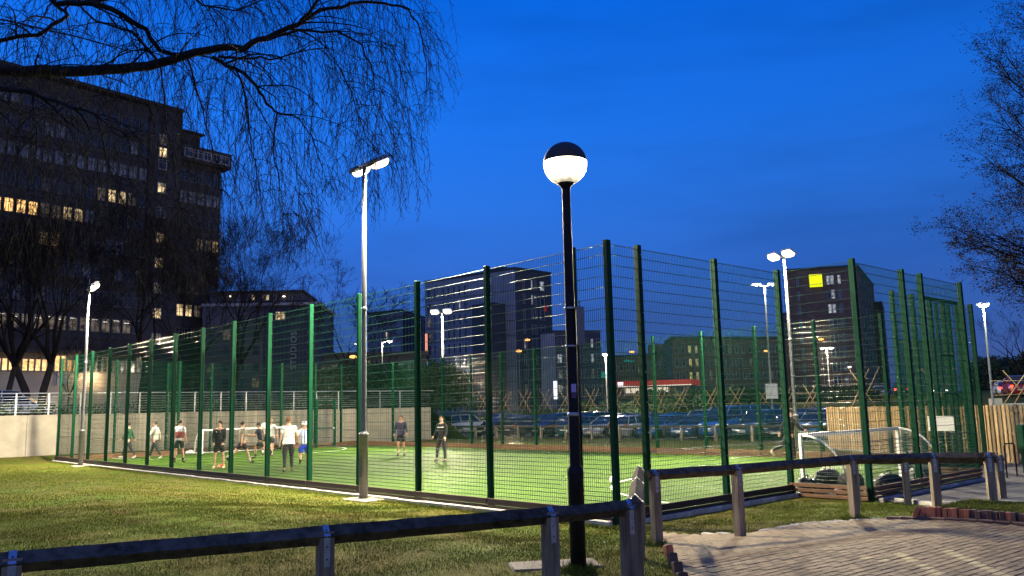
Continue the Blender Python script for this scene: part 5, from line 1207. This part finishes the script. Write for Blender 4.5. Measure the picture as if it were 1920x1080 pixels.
# secondary branches arching out of the limbs
wts = [((b - a).length) for a, b, r in segs]
for i in range(230):
    a, b, r = rnd.choices(segs, wts)[0]; p = a.lerp(b, rnd.random()); t = (b - a).normalized()
    d = (t * rnd.uniform(.2, 1.0) + Vector((rnd.uniform(-.3, .9), rnd.uniform(-.8, .8), rnd.uniform(-.5, .9)))).normalized(); L = rnd.uniform(.35, 1.3); n = 9; pts = [p]; q = p.copy()
    for k in range(n):
        d = (d + Vector((rnd.gauss(0, .12), rnd.gauss(0, .12), rnd.gauss(0, .1) - .13)) ).normalized(); q = q + d * (L / n); pts.append(q.copy())
    x_, y_ = to_px(pts[-1])
    if x_ > 810 or y_ > env(x_) + 0: continue
    r0_ = min(r * .55, rnd.uniform(.006, .014)); tw.tube(pts, [r0_ * (1 - .7 * k / n) for k in range(n + 1)], 4, caps=False)
    for k in range(n): sec.append((pts[k], pts[k + 1], r0_ * (1 - .7 * k / n)))
srcs = sec + [s for s in segs if s[2] < .035]; ws = [(b - a).length * (1.6 if r < .012 else 1.0) for a, b, r in srcs]
cov = {}
for i in range(9000):
    a, b, r = rnd.choices(srcs, ws)[0]; p = a.lerp(b, rnd.random()); x_, y_ = to_px(p)
    if x_ < -120: continue
    e_ = env(x_); room = (e_ - y_) / 170
    if room < .15: continue
    L = min(room * rnd.uniform(.55, 1.08), rnd.choice([.4, .7, 1.1, 1.7, 2.4, 3.0])); d = Vector((rnd.uniform(-.6, .8), rnd.uniform(-.7, .7), rnd.uniform(-.6, .5))).normalized(); n = max(4, int(L / .09)); pts = [p]; q = p.copy()
    for k in range(n):
        d = (d * .80 + Vector((rnd.gauss(0, .16), rnd.gauss(0, .16), -.34 + rnd.gauss(0, .08)))).normalized(); q = q + d * (L / n); pts.append(q.copy())
    cells = [(int(cx // 26), int(cy // 26)) for cx, cy in (to_px(v) for v in pts)]; lim = 9.0 if x_ > 330 else 7.5
    if sum(cov.get(c_, 0) for c_ in cells) / len(cells) > lim * (.55 + 1.25 * (.5 + .5 * math.sin(x_ * .031 + 1.7 * math.sin(y_ * .017)) * math.sin(y_ * .023 + 2.1))): continue
    for c_ in set(cells): cov[c_] = cov.get(c_, 0) + 1
    r0_ = rnd.uniform(.0026, .0044); tw.tube(pts, [r0_ * (1 - .55 * k / n) for k in range(n + 1)], 3, caps=False)
    for k in range(1, n + 1):
        if rnd.random() < .78:
            dd = (pts[k] - pts[k - 1]).normalized(); sd = (dd * .8 + Vector((rnd.uniform(-1, 1), rnd.uniform(-1, 1), rnd.uniform(-.5, .2))) * .9).normalized(); l2 = rnd.uniform(.03, .14)
            m1 = pts[k] + sd * l2 * .5; m2 = m1 + (sd + Vector((0, 0, -.5))).normalized() * l2 * .5
            tw.tube([pts[k], m1, m2], [.0022, .0018, .0022], 3, caps=False)
            if rnd.random() < .4: tw.tube([m1, m1 + Vector((rnd.uniform(-.05, .05), rnd.uniform(-.05, .05), -.04))], [.0016, .0022], 3, caps=False)
# the one long strand hanging alone
P = [at_d(x, y, 10.05) - OB for x, y in ((795, 140), (796, 190), (794, 222), (802, 244), (801, 252))]; tw.tube(P, .0022, 3, caps=False)
for ex, ey in ((784, 240), (818, 246), (806, 256), (790, 232)): tw.tube([P[2], at_d((794 + ex) / 2, 228, 10.05) - OB, at_d(ex, ey, 10.05) - OB], .0022, 3, caps=False)
tw.build('hanging_twigs', 'twig', birch, kind='stuff')
# ------------------------------------------------------------------ tree at the right edge, fine budding sprays
rnd = random.Random(5); rbp = at_d(2220, 900, 17.0); rt = thing('budding_tree', 'tall tree at the right edge with fine budding branch sprays', 'tree', (rbp.x, rbp.y, .1)); OR = Vector(rt.location)
tm = MB(); tm.tube([Vector((0, 0, -.3)), Vector((-.1, 0, 3)), Vector((.1, .2, 7)), Vector((0, 0, 11))], [.32, .26, .18, .08], 10, caps=False); tm.build('trunk', 'bark', rt)
bm2 = MB(); tips = []
for (sx_, sy_), (ex, ey), r_ in (((2210, 330), (1890, 20), .04), ((2210, 360), (1850, 110), .04), ((2205, 380), (1812, 158), .045), ((2210, 420), (1800, 215), .045), ((2210, 450), (1785, 330), .05), ((2210, 420), (1830, 270), .045), ((2212, 480), (1765, 425), .05), ((2212, 500), (1760, 462), .045), ((2212, 520), (1800, 500), .04), ((2212, 540), (1855, 535), .035), ((2212, 300), (1905, 60), .035), ((2212, 470), (1840, 385), .04)):
    for dpt in (-.8, .5):
        A = at_d(sx_, sy_, 17) ; B = at_d(ex + (28 if ey < 120 else 70) + rnd.uniform(-5, 30), ey + rnd.uniform(-14, 14), 16.2 + dpt + rnd.uniform(-.5, .5)); n = 14; pts = []
        for k in range(n + 1):
            t = k / n; q = A.lerp(B, t) + Vector((rnd.gauss(0, .035), rnd.gauss(0, .035), rnd.gauss(0, .03) - .45 * math.sin(t * math.pi) )); pts.append(q - OR)
        rs = [r_ * (1 - .9 * k / n) + .004 for k in range(n + 1)]; bm2.tube(pts, rs, 5, caps=False)
        for k in range(4, n + 1):
            for _ in range(3):
                d = (pts[k] - pts[k - 1]).normalized() + Vector((rnd.gauss(0, .5), rnd.gauss(0, .5), rnd.gauss(.1, .35)))
                grow(bm2, pts[k], d, rnd.uniform(.30, .55), .008, 3, rnd, .6, .1, 2, .68, (2, 3), .0015, 0.0, tips)
bm2.build('branches', 'twig', rt)
V = []; F_ = []
for p, d in tips:
    for _ in range(2):
        c = p + Vector((rnd.gauss(0, .045), rnd.gauss(0, .045), rnd.gauss(0, .03))); a = Vector((rnd.gauss(0, 1), rnd.gauss(0, 1), rnd.gauss(0, 1))).normalized() * rnd.uniform(.012, .026); b = a.orthogonal().normalized() * a.length * .7
        o = len(V); V += [c - a, c + b, c + a, c - b]; F_.append((o, o + 1, o + 2, o + 3))
MB().add(V, F_).build('buds', 'bud', rt, kind='stuff')
# ==PART3==
# ------------------------------------------------------------------ players
SKIN = [tinted('skin_pale', (.52, .30, .21), .6), tinted('skin_tan', (.38, .20, .12), .6), tinted('skin_dark', (.16, .08, .05), .6)]
def cloth(c): k = 'cloth_%d_%d_%d' % tuple(int(v * 999) for v in c); return tinted(k, c, .85, var=.12, scale=14, bump=.2).name
def skin_obj(name, verts, edges, radii, m, parent, sub=1, root=0):
    me = bpy.data.meshes.new(name); me.from_pydata([tuple(v) for v in verts], edges, []); o = bpy.data.objects.new(name, me); COL.objects.link(o)
    o.modifiers.new('s', 'SKIN'); 
    for i, r in enumerate(radii): sv = me.skin_vertices[0].data[i]; sv.radius = (r, r) if not isinstance(r, tuple) else r; sv.use_root = (i == root)
    sb = o.modifiers.new('u', 'SUBSURF'); sb.levels = sb.render_levels = sub
    dg = bpy.context.evaluated_depsgraph_get(); m2 = bpy.data.meshes.new_from_object(o.evaluated_get(dg)); bpy.data.objects.remove(o); bpy.data.meshes.remove(me)
    m2.name = name; m2.materials.clear(); m2.materials.append(M[m] if isinstance(m, str) else m); m2.polygons.foreach_set('use_smooth', [True] * len(m2.polygons))
    return m2
def person(label, pos, face, pose, top, bottom, hair=(.03, .02, .015), skin=0, shorts=True, long_sleeve=False, socks=(.02, .02, .02), shoes=(.02, .02, .02), H=1.78, build=1.0, group='players on the pitch', hairlen=.0, extra=None):
    """pose: dict of joint angles. Local axes: +y is the way the person faces, z up."""
    s = H / 1.78; root = thing('person', label, 'person', (pos[0], pos[1], .017), face)
    if group: root['group'] = group
    lean = pose.get('lean', 0); hip = Vector((0, 0, .93 + pose.get('drop', 0)))
    T = Matrix.Rotation(-lean, 3, 'X') @ Matrix.Rotation(pose.get('twist', 0), 3, 'Z')
    chest = hip + T @ Vector((0, 0, .36)); neck = hip + T @ Vector((0, .01, .56)); head = neck + Matrix.Rotation(pose.get('nod', 0), 3, 'X') @ (T @ Vector((0, .02, .17))); crown = head + T @ Vector((0, .0, .085))
    J = {}
    for sd in (-1, 1):
        k = 'R' if sd > 0 else 'L'; th, kn, ab_ = pose.get('leg' + k, (0, 0, .06)); sh, el, so = pose.get('arm' + k, (0, .2, .12))
        h = hip + Vector((sd * .095, 0, -.02)); d = Matrix.Rotation(th, 3, 'X') @ Vector((sd * ab_, 0, -1)); knee = h + d.normalized() * .44
        d2 = Matrix.Rotation(th - kn, 3, 'X') @ Vector((sd * ab_ * .5, 0, -1)); ank = knee + d2.normalized() * .41
        fwd = Matrix.Rotation((th - kn) * .7, 3, 'X') @ Vector((sd * .15, 1, -.1)); toe = ank + fwd.normalized() * .19 + Vector((0, 0, -.045)); heel = ank + fwd.normalized() * -.055 + Vector((0, 0, -.045))
        shd = neck + T @ Vector((sd * .185, 0, -.055)); d = T @ (Matrix.Rotation(sh, 3, 'X') @ Vector((sd * so, 0, -1))); elb = shd + d.normalized() * .29
        d2 = T @ (Matrix.Rotation(sh + el, 3, 'X') @ Vector((sd * so * .6 - sd * pose.get('in', 0), 0, -1))); wr = elb + d2.normalized() * .25
        J[k] = dict(hip=h, knee=knee, ank=ank, toe=toe, heel=heel, sh=shd, el=elb, wr=wr, hd=d2.normalized())
    low = min(min(J[k]['toe'].z, J[k]['heel'].z) for k in 'LR') - .028
    def sc(v): return Vector((v.x, v.y, v.z - low + pose.get('air', 0))) * s
    b_ = build * 1.12
    V = [hip, hip + T @ Vector((0, 0, .14)), chest, neck + T @ Vector((0, 0, -.03)), neck + T @ Vector((0, .005, .05)), head + T @ Vector((0, .01, -.03)), head + T @ Vector((0, 0, .045)), crown]
    E_ = [(i, i + 1) for i in range(7)]; Rr = [(.145 * b_, .105 * b_), (.135 * b_, .10 * b_), (.155 * b_, .11 * b_), (.10, .075), (.055, .055), (.070, .082), (.078, .092), (.05, .06)]
    for k in 'LR':
        j = J[k]; o = len(V); V += [j['hip'], j['hip'].lerp(j['knee'], .5), j['knee'], j['knee'].lerp(j['ank'], .35), j['ank'], j['heel'].lerp(j['toe'], .5), j['toe']]
        Rr += [.085 * b_, .078 * b_, .055, .056, .038, .040, .030]; E_ += [(0, o)] + [(o + i, o + i + 1) for i in range(6)]
        o = len(V); V += [j['sh'], j['sh'].lerp(j['el'], .5), j['el'], j['el'].lerp(j['wr'], .4), j['wr']]; Rr += [.058 * b_, .046, .038, .036, .026]; E_ += [(3, o)] + [(o + i, o + i + 1) for i in range(4)]
    me = skin_obj('body', [sc(v) for v in V], E_, [tuple(q * s for q in r) if isinstance(r, tuple) else r * s for r in Rr], SKIN[skin], None)
    # hands: palm, four fingers and a thumb; face: nose, ears, joined to the body mesh
    mb = MB(); mb.v = [tuple(v.co) for v in me.vertices]; mb.f = [tuple(p.vertices) for p in me.polygons]; mb.mi = [0] * len(mb.f); mb.sm = [True] * len(mb.f)
    for k, sd in (('L', -1), ('R', 1)):
        j = J[k]; w_ = j['wr']; d = j['hd']; side = (T @ Vector((0, 1, 0))); side = (side - d * side.dot(d)).normalized(); nrm = d.cross(side)
        palm = w_ + d * .045; mb.tube([sc(w_ - d * .02), sc(w_ + d * .01), sc(palm), sc(w_ + d * .085)], [.022 * s, .028 * s, .036 * s, .032 * s], 8)
        for q, ln in enumerate((.062, .074, .070, .054)):
            a_ = w_ + d * .078 + side * (.030 - q * .020); m_ = a_ + d * ln * .5 + nrm * sd * .008; e_ = m_ + (d * .75 + nrm * sd * -.5).normalized() * ln * .5
            mb.tube([sc(a_), sc(m_), sc(e_)], [.0095 * s, .009 * s, .007 * s], 5)
        a_ = w_ + d * .02 + side * .028; mb.tube([sc(a_), sc(a_ + (d * .6 + side * .7).normalized() * .04), sc(a_ + (d * .9 + side * .5).normalized() * .068)], [.012 * s, .011 * s, .008 * s], 5)
    hf = Matrix.Rotation(pose.get('look', 0), 3, 'Z') @ (T @ Vector((0, 1, 0))); hs = Vector((hf.y, -hf.x, 0)).normalized()
    mb.tube([sc(head + hf * .085 + Vector((0, 0, .035))), sc(head + hf * .108 + Vector((0, 0, .0))), sc(head + hf * .085 + Vector((0, 0, -.012)))], [.008 * s, .017 * s, .010 * s], 6)
    for sd in (-1, 1): mb.ball(sc(head + hs * sd * .080 + Vector((0, 0, .005))), .026 * s, 8, 6, (.5, .9, 1.2))
    mb.tube([sc(head + hf * .093 + hs * -.022 + Vector((0, 0, -.043))), sc(head + hf * .100 + Vector((0, 0, -.044))), sc(head + hf * .093 + hs * .022 + Vector((0, 0, -.043)))], .006 * s, 5)
    me2 = mb.mesh('body', SKIN[skin]); put('body', me2, root); bpy.data.meshes.remove(me)
    eb = MB(); 
    for sd in (-1, 1): eb.ball(sc(head + hf * .086 + hs * sd * .030 + Vector((0, 0, .025))), .011 * s, 8, 6)
    eb.build('eyes', tinted('eye_dark', (.02, .015, .012), .3), root, kind='stuff')
    # hair cap
    hb = MB(); n, kk = 14, 7; vs = []; fs = []
    for i in range(kk + 1):
        t = (math.pi * .62) * i / kk
        for q in range(n):
            a = 2 * math.pi * q / n; dirv = hf * math.sin(t) * math.cos(a) + hs * math.sin(t) * math.sin(a) + Vector((0, 0, math.cos(t))); fr = math.cos(a)
            rr = .103 if t < 1.2 else .100; tt = t
            if fr > .3 and t > .95: dirv = dirv * .80; 
            vs.append(sc(head + Vector((0, 0, .030)) - hf * .012 + Vector((dirv.x * rr * .94, dirv.y * rr * 1.0, dirv.z * (rr + .008) - (hairlen if (t > 1.2 and fr < .2) else 0)))))
    for i in range(kk):
        for q in range(n): l = (q + 1) % n; fs.append((i * n + q, i * n + l, (i + 1) * n + l, (i + 1) * n + q))
    hb.add(vs, fs, 0, True).build('hair', cloth(hair), root)
    # shirt
    V = [hip + T @ Vector((0, 0, -.02 if not pose.get('coat') else -.12)), hip + T @ Vector((0, 0, .14)), chest, neck + T @ Vector((0, 0, -.045))]; E_ = [(0, 1), (1, 2), (2, 3)]; Rr = [(.172 * b_, .130 * b_), (.160 * b_, .122 * b_), (.176 * b_, .132 * b_), (.110, .085)]
    for k in 'LR':
        j = J[k]; o = len(V); end = j['wr'] if long_sleeve else j['sh'].lerp(j['el'], .72)
        if long_sleeve: V += [j['sh'], j['el'], j['wr'] - j['hd'] * .01]; Rr += [.076 * b_, .056, .042]; E_ += [(3, o), (o, o + 1), (o + 1, o + 2)]
        else: V += [j['sh'], end]; Rr += [.078 * b_, .066]; E_ += [(3, o), (o, o + 1)]
    put('shirt', skin_obj('shirt', [sc(v) for v in V], E_, [tuple(q * s for q in r) if isinstance(r, tuple) else r * s for r in Rr], cloth(top), None, root=1), root)
    # shorts or trousers
    V = [hip + T @ Vector((0, 0, .08)), hip + Vector((0, 0, -.02))]; E_ = [(0, 1)]; Rr = [(.150 * b_, .115 * b_), (.165 * b_, .125 * b_)]
    for k in 'LR':
        j = J[k]; o = len(V)
        if shorts: V += [j['hip'], j['hip'].lerp(j['knee'], .80)]; Rr += [.108 * b_, .098]; E_ += [(1, o), (o, o + 1)]
        else: V += [j['hip'], j['knee'], j['knee'].lerp(j['ank'], .5), j['ank'] + (j['knee'] - j['ank']) * .04]; Rr += [.105 * b_, .074, .066, .052]; E_ += [(1, o), (o, o + 1), (o + 1, o + 2), (o + 2, o + 3)]
    put('shorts' if shorts else 'trousers', skin_obj('legwear', [sc(v) for v in V], E_, [tuple(q * s for q in r) if isinstance(r, tuple) else r * s for r in Rr], cloth(bottom), None, root=1), root)
    for k in 'LR':
        j = J[k]; d = (j['toe'] - j['heel']).normalized()
        put('shoe', skin_obj('shoe', [sc(j['heel'] + Vector((0, 0, .012))), sc(j['ank'] + Vector((0, 0, -.01))), sc(j['heel'].lerp(j['toe'], .55) + Vector((0, 0, .012))), sc(j['toe'] + Vector((0, 0, .008)))], [(0, 1), (0, 2), (2, 3)], [.042 * s, .048 * s, .048 * s, .034 * s], cloth(shoes), None), root)
        if shorts: put('sock', skin_obj('sock', [sc(j['ank']), sc(j['ank'].lerp(j['knee'], .38))], [(0, 1)], [.044 * s, .060 * s], cloth(socks), None), root)
    if extra: extra(root, sc, dict(hip=hip, chest=chest, neck=neck, head=head, T=T, J=J, hf=hf, hs=hs))
    return root
WALK = dict(legR=(.45, .15, .05), legL=(-.35, .25, .05), armR=(-.35, .25, .15), armL=(.4, .3, .15))
STAND = dict(legR=(.03, .02, .12), legL=(-.02, .02, .12), armR=(.05, .25, .16), armL=(.0, .25, .16))
RUN = dict(legR=(.75, .8, .05), legL=(-.45, .95, .05), armR=(-.6, 1.3, .18), armL=(.6, 1.3, .18), lean=.16, drop=-.03)
RUN2 = dict(legR=(-.25, 1.25, .05), legL=(.35, .15, .05), armR=(.5, 1.1, .25), armL=(-.5, 1.1, .25), lean=.12)
def gp(x, y): return at_h(x, y, .017)
def F(px, py, deg):   # heading relative to the line of sight: 0 = walks away from the camera, 90 = to the left
    p = gp(px, py); return math.atan2(p.y, p.x) - math.pi / 2 + R(deg)
def chest_stripes(cols, back=False):
    def fn(root, sc, d):
        for q, c in enumerate(cols):
            x = (q - (len(cols) - 1) / 2) * .105; mb = MB(); sg = -1 if back else 1
            pts = [d['hip'] + d['T'] @ Vector((x, sg * .140, .02)), d['chest'] + d['T'] @ Vector((x, sg * .152, -.05)), d['chest'] + d['T'] @ Vector((x * .9, sg * .146, .09)), d['neck'] + d['T'] @ Vector((x * .8, sg * .10, -.04))]
            mb.tube([sc(p) for p in pts], .024, 6); mb.build('stripe', cloth(c), root)
    return fn
def chest_bar(c):
    def fn(root, sc, d):
        pts = [d['chest'] + d['T'] @ Vector((x, .156 * math.cos(x * 5), .05)) for x in np.linspace(-.13, .13, 6)]; MB().tube([sc(p) for p in pts], .018, 6).build('chest_band', cloth(c), root)
    return fn
def bib(c):
    def fn(root, sc, d):
        V = [d['hip'] + d['T'] @ Vector((0, 0, .02)), d['hip'] + d['T'] @ Vector((0, 0, .16)), d['chest'], d['neck'] + d['T'] @ Vector((0, 0, -.07))]
        put('bib', skin_obj('bib', [sc(v) for v in V], [(0, 1), (1, 2), (2, 3)], [(.212, .164), (.200, .156), (.218, .166), (.142, .108)], cloth(c), None), root)
    return fn
def badges(root, sc, d):
    for x in (-.08, .08): MB().ball(sc(d['chest'] + d['T'] @ Vector((x, .145, .08))), .018, 8, 5).build('badge', cloth((.7, .7, .7)), root)
def cap_over(root, sc, d):
    MB().lathe([(.108, -.02), (.112, .03), (.09, .09), (.04, .115), (.001, .12)], 14, sc(d['head'] + Vector((0, 0, .02)))).build('hat', cloth((.75, .75, .72)), root)
person('person in a green and dark tracksuit walking left, beside the far left post', gp(240, 861), F(240, 861, 75), dict(WALK, armR=(-.5, .2, .2)), (.02, .09, .045), (.02, .022, .025), shorts=False, long_sleeve=True, shoes=(.6, .6, .55))
person('person in a cream long-sleeved top and dark trousers walking left', gp(290, 862), F(290, 862, 65), dict(WALK), (.55, .53, .48), (.018, .025, .025), shorts=False, long_sleeve=True, shoes=(.6, .58, .5), H=1.82)
person('person in a maroon bib over a white shirt with black shorts, back to the camera', gp(335, 868), F(335, 868, -20), dict(STAND, legR=(.15, .1, .08)), (.62, .62, .66), (.015, .03, .025), socks=(.03, .03, .03), extra=bib((.24, .05, .06)), H=1.84)
person('man in a black coat and black shorts standing over the orange cone', gp(410, 879), F(410, 879, 165), dict(STAND, coat=1, look=-.5, armR=(.1, .5, .12), armL=(.1, .5, .12), **{'in': .3}), (.012, .012, .015), (.012, .012, .014), long_sleeve=True, socks=(.5, .32, .24), shoes=(.6, .55, .3), extra=badges, build=1.08)
person('person in a khaki vest and dark shorts striding behind a fence post', gp(453, 869), F(453, 869, -70), dict(WALK, legL=(-.55, .5, .05)), (.20, .18, .14), (.03, .02, .03), skin=0, socks=(.5, .5, .5), H=1.80)
person('player in a navy shirt and black shorts running left', gp(488, 860), F(488, 860, 70), dict(RUN, look=-.4), (.015, .02, .035), (.015, .022, .018), skin=1, socks=(.02, .02, .02), H=1.74)
person('tall player in a white shirt and white socks facing the camera, behind the navy one', gp(500, 853), F(500, 853, 175), dict(STAND, armR=(.5, .8, .1)), (.66, .66, .64), (.03, .03, .03), socks=(.7, .7, .68), hair=(.25, .15, .07), H=1.88)
person('player in white hidden behind the fence post, right of the tall white player', gp(508, 855), F(508, 855, 160), dict(RUN2), (.60, .60, .60), (.03, .03, .05), socks=(.7, .7, .68), hair=(.30, .2, .1), H=1.84)
person('broad man in a white shirt and black trousers walking away from the camera', gp(540, 886), F(540, 886, 4), dict(legR=(.25, .3, .05), legL=(-.12, .1, .05), armR=(.15, .5, .35), armL=(-.1, .2, .22)), (.68, .66, .64), (.018, .018, .022), shorts=False, hair=(.14, .07, .03), build=1.14, H=1.86, shoes=(.05, .05, .05))
person('player in a blue and white striped shirt and bright blue shorts running away', gp(570, 881), F(570, 881, 5), dict(legR=(.10, .08, .05), legL=(-.2, 1.2, .12), armR=(.2, .7, .3), armL=(-.2, .8, .35), lean=.12), (.66, .68, .70), (.01, .04, .42), skin=1, hair=(.02, .015, .01), socks=(.45, .3, .22), extra=lambda r, sc, d: (chest_stripes([(.15, .28, .6)] * 3, True)(r, sc, d), cap_over(r, sc, d)), H=1.72)
person('player in a navy long-sleeved top and black shorts jogging towards the camera, mid pitch', gp(752, 856), F(752, 856, 172), dict(legR=(.3, .6, .05), legL=(-.05, .1, .05), armR=(-.1, .7, .25), armL=(.2, .6, .25)), (.025, .025, .05), (.015, .015, .02), long_sleeve=True, skin=1, socks=(.6, .6, .6), hair=(.06, .03, .02), H=1.80, build=1.05)
person('player in black with a white chest band, legs apart, looking left', gp(829, 866), F(829, 866, 150), dict(legR=(-.1, .05, .32), legL=(.1, .05, .12), armR=(.2, .6, .15), armL=(.1, .4, .15), look=.7), (.012, .012, .014), (.014, .014, .017), shorts=False, long_sleeve=True, hair=(.03, .02, .015), extra=chest_bar((.75, .75, .75)), H=1.78)
person('player in dark clothes kicking one leg back beside the near goal, mostly behind a post', gp(1484, 868), F(1484, 868, -60), dict(legR=(.1, .1, .05), legL=(-.6, .6, .05), armR=(.6, .5, .2), armL=(-.6, .4, .2), lean=.1), (.015, .015, .018), (.015, .015, .018), shorts=False, long_sleeve=True, shoes=(.6, .55, .4))
# ------------------------------------------------------------------ grass blades, leaf litter
def blades(name, n, region, hmin, hmax, wd, seed, zfun=None):
    rg = np.random.default_rng(seed); X_, Y_ = region(rg, n); a, b = ab(X_, Y_)
    ok = ~((a > -.28) & (a < PITCH_L + .3) & (b > -.28) & (b < PITCH_W + .3)) & ~((a > -REC_D - .3) & (a < .3) & (b > REC0 - .3) & (b < REC1 + .3))
    X_, Y_ = X_[ok], Y_[ok]; Pn = np.array(PAV); 
    def inp(P, x, y):
        c = np.zeros(len(x), bool); j = len(P) - 1
        for i in range(len(P)):
            yi, yj, xi, xj = P[i][1], P[j][1], P[i][0], P[j][0]
            t = ((yi > y) != (yj > y)) & (x < (xj - xi) * (y - yi) / ((yj - yi) if yj != yi else 1e-9) + xi); c ^= t; j = i
        return c
    m_ = ~inp(PAV, X_, Y_) & ~inp(TP, X_, Y_); X_, Y_ = X_[m_], Y_[m_]
    # patchiness
    pt = np.sin(X_ * 1.7 + 2 * np.sin(Y_ * .9)) * np.sin(Y_ * 1.9 + 1.3 * np.sin(X_ * 1.1)) + .6 * np.sin(X_ * 6.1 + Y_ * 3.3) * np.sin(Y_ * 7.3 - X_ * 2.2); m_ = rg.uniform(-1.9, .7, len(X_)) < pt; X_, Y_ = X_[m_], Y_[m_]; k = len(X_)
    Z_ = ground_z(X_, Y_) - .012; h = rg.uniform(hmin, hmax, k) * rg.uniform(.5, 1, k); th = rg.uniform(0, 2 * np.pi, k); ln = rg.uniform(0, .9, k) * h; la = rg.uniform(0, 2 * np.pi, k); w_ = wd * rg.uniform(.6, 1.3, k)
    b0_ = np.stack([X_ - np.cos(th) * w_, Y_ - np.sin(th) * w_, Z_], 1); b1_ = np.stack([X_ + np.cos(th) * w_, Y_ + np.sin(th) * w_, Z_], 1); tp_ = np.stack([X_ + np.cos(la) * ln, Y_ + np.sin(la) * ln, Z_ + h], 1)
    V = np.stack([b0_, b1_, tp_], 1).reshape(-1, 3); me = bpy.data.meshes.new(name); me.vertices.add(len(V)); me.vertices.foreach_set('co', V.ravel()); me.loops.add(k * 3); me.polygons.add(k)
    me.loops.foreach_set('vertex_index', np.arange(k * 3)); me.polygons.foreach_set('loop_start', np.arange(k) * 3); me.polygons.foreach_set('loop_total', np.full(k, 3)); me.materials.append(M['blade']); me.update(calc_edges=True); me.validate()
    return put(name, me, kind='stuff')
def bank_blades(n, seed):
    rg = random.Random(seed); mb = MB()
    for _ in range(n):
        u, v = rg.uniform(.05, 1), rg.uniform(0, 1) ** 1.3; p = b0 + bd * (.1 + u * (bl - .1)) + bn * (.05 + v * 2.6); z = float(bank_z(u, v)) - .01; h = rg.uniform(.02, .06); t = rg.uniform(0, 6.3); c = Vector((p.x, p.y, z)); w_ = Vector((math.cos(t), math.sin(t), 0)) * .004
        mb.add([c - w_, c + w_, c + Vector((rg.uniform(-.5, .5) * h, rg.uniform(-.5, .5) * h, h))], [(0, 1, 2)])
    mb.build('bank_grass', 'blade', kind='stuff')
bank_blades(26000, 4)
def reg_near(rg, n):
    d = np.sqrt(rg.uniform(5.0 ** 2, 19.0 ** 2, n)) ; an = rg.uniform(R(50), R(126), n); return d * np.cos(an), d * np.sin(an)
def reg_mid(rg, n):
    d = rg.uniform(18, 44, n); an = rg.uniform(R(90), R(127), n); return d * np.cos(an), d * np.sin(an)
blades('lawn_grass', 620000, reg_near, .018, .048, .0035, 1)
blades('lawn_grass_far', 260000, reg_mid, .02, .055, .007, 2)
def reg_tuft(rg, n):
    cs = [(p.x, p.y) for p in (list(a0[1:]) + [at_h(x, y, ZR) for x, y in ((1226, 880), (1380, 870.5), (1594, 853))])] + [(gl.x, gl.y)] * 2 + [tuple(PQ(7.5, -.42))[:2]]
    k = rg.integers(0, len(cs), n); c = np.array(cs)[k]; an = rg.uniform(0, 6.283, n); d = .07 + np.abs(rg.normal(0, .07, n)); return c[:, 0] + d * np.cos(an), c[:, 1] + d * np.sin(an)
blades('post_foot_grass', 9000, reg_tuft, .06, .15, .004, 6)
blades('fence_foot_grass', 40000, lambda rg, n: (lambda t, o: (C0.x + dL.x * t - dR.x * o, C0.y + dL.y * t - dR.y * o))(rg.uniform(-1, 36, n), np.abs(rg.normal(.30, .08, n)) + .02), .04, .10, .005, 3)
mat('leaf_litter', (.42, .36, .22), .8, var=.4, scale=3, rnd=.4, island=True)
mb = MB(); rl = random.Random(8)
for i in range(900):
    d = math.sqrt(rl.uniform(25, 900)); an = rl.uniform(R(50), R(127)); x, y = d * math.cos(an), d * math.sin(an); a, b = ab(x, y)
    if (-.3 < a < PITCH_L and -.3 < b < PITCH_W) or (-2.1 < a <= 0 and 5.5 < b < 12.1): continue
    z = gz(x, y) + rl.uniform(.012, .03); s_ = rl.uniform(.008, .024); t = rl.uniform(0, 6.3); u_ = Vector((math.cos(t), math.sin(t), rl.uniform(-.4, .4))) * s_; v_ = Vector((-math.sin(t), math.cos(t), rl.uniform(-.4, .4))) * s_ * .6; c = Vector((x, y, z))
    if inpoly(x, y, PAV) and rl.random() < .5: continue
    mb.add([c - u_, c + v_, c + u_, c - v_], [(0, 1, 2, 3)])
mb.build('fallen_leaves', 'leaf_litter', kind='stuff')
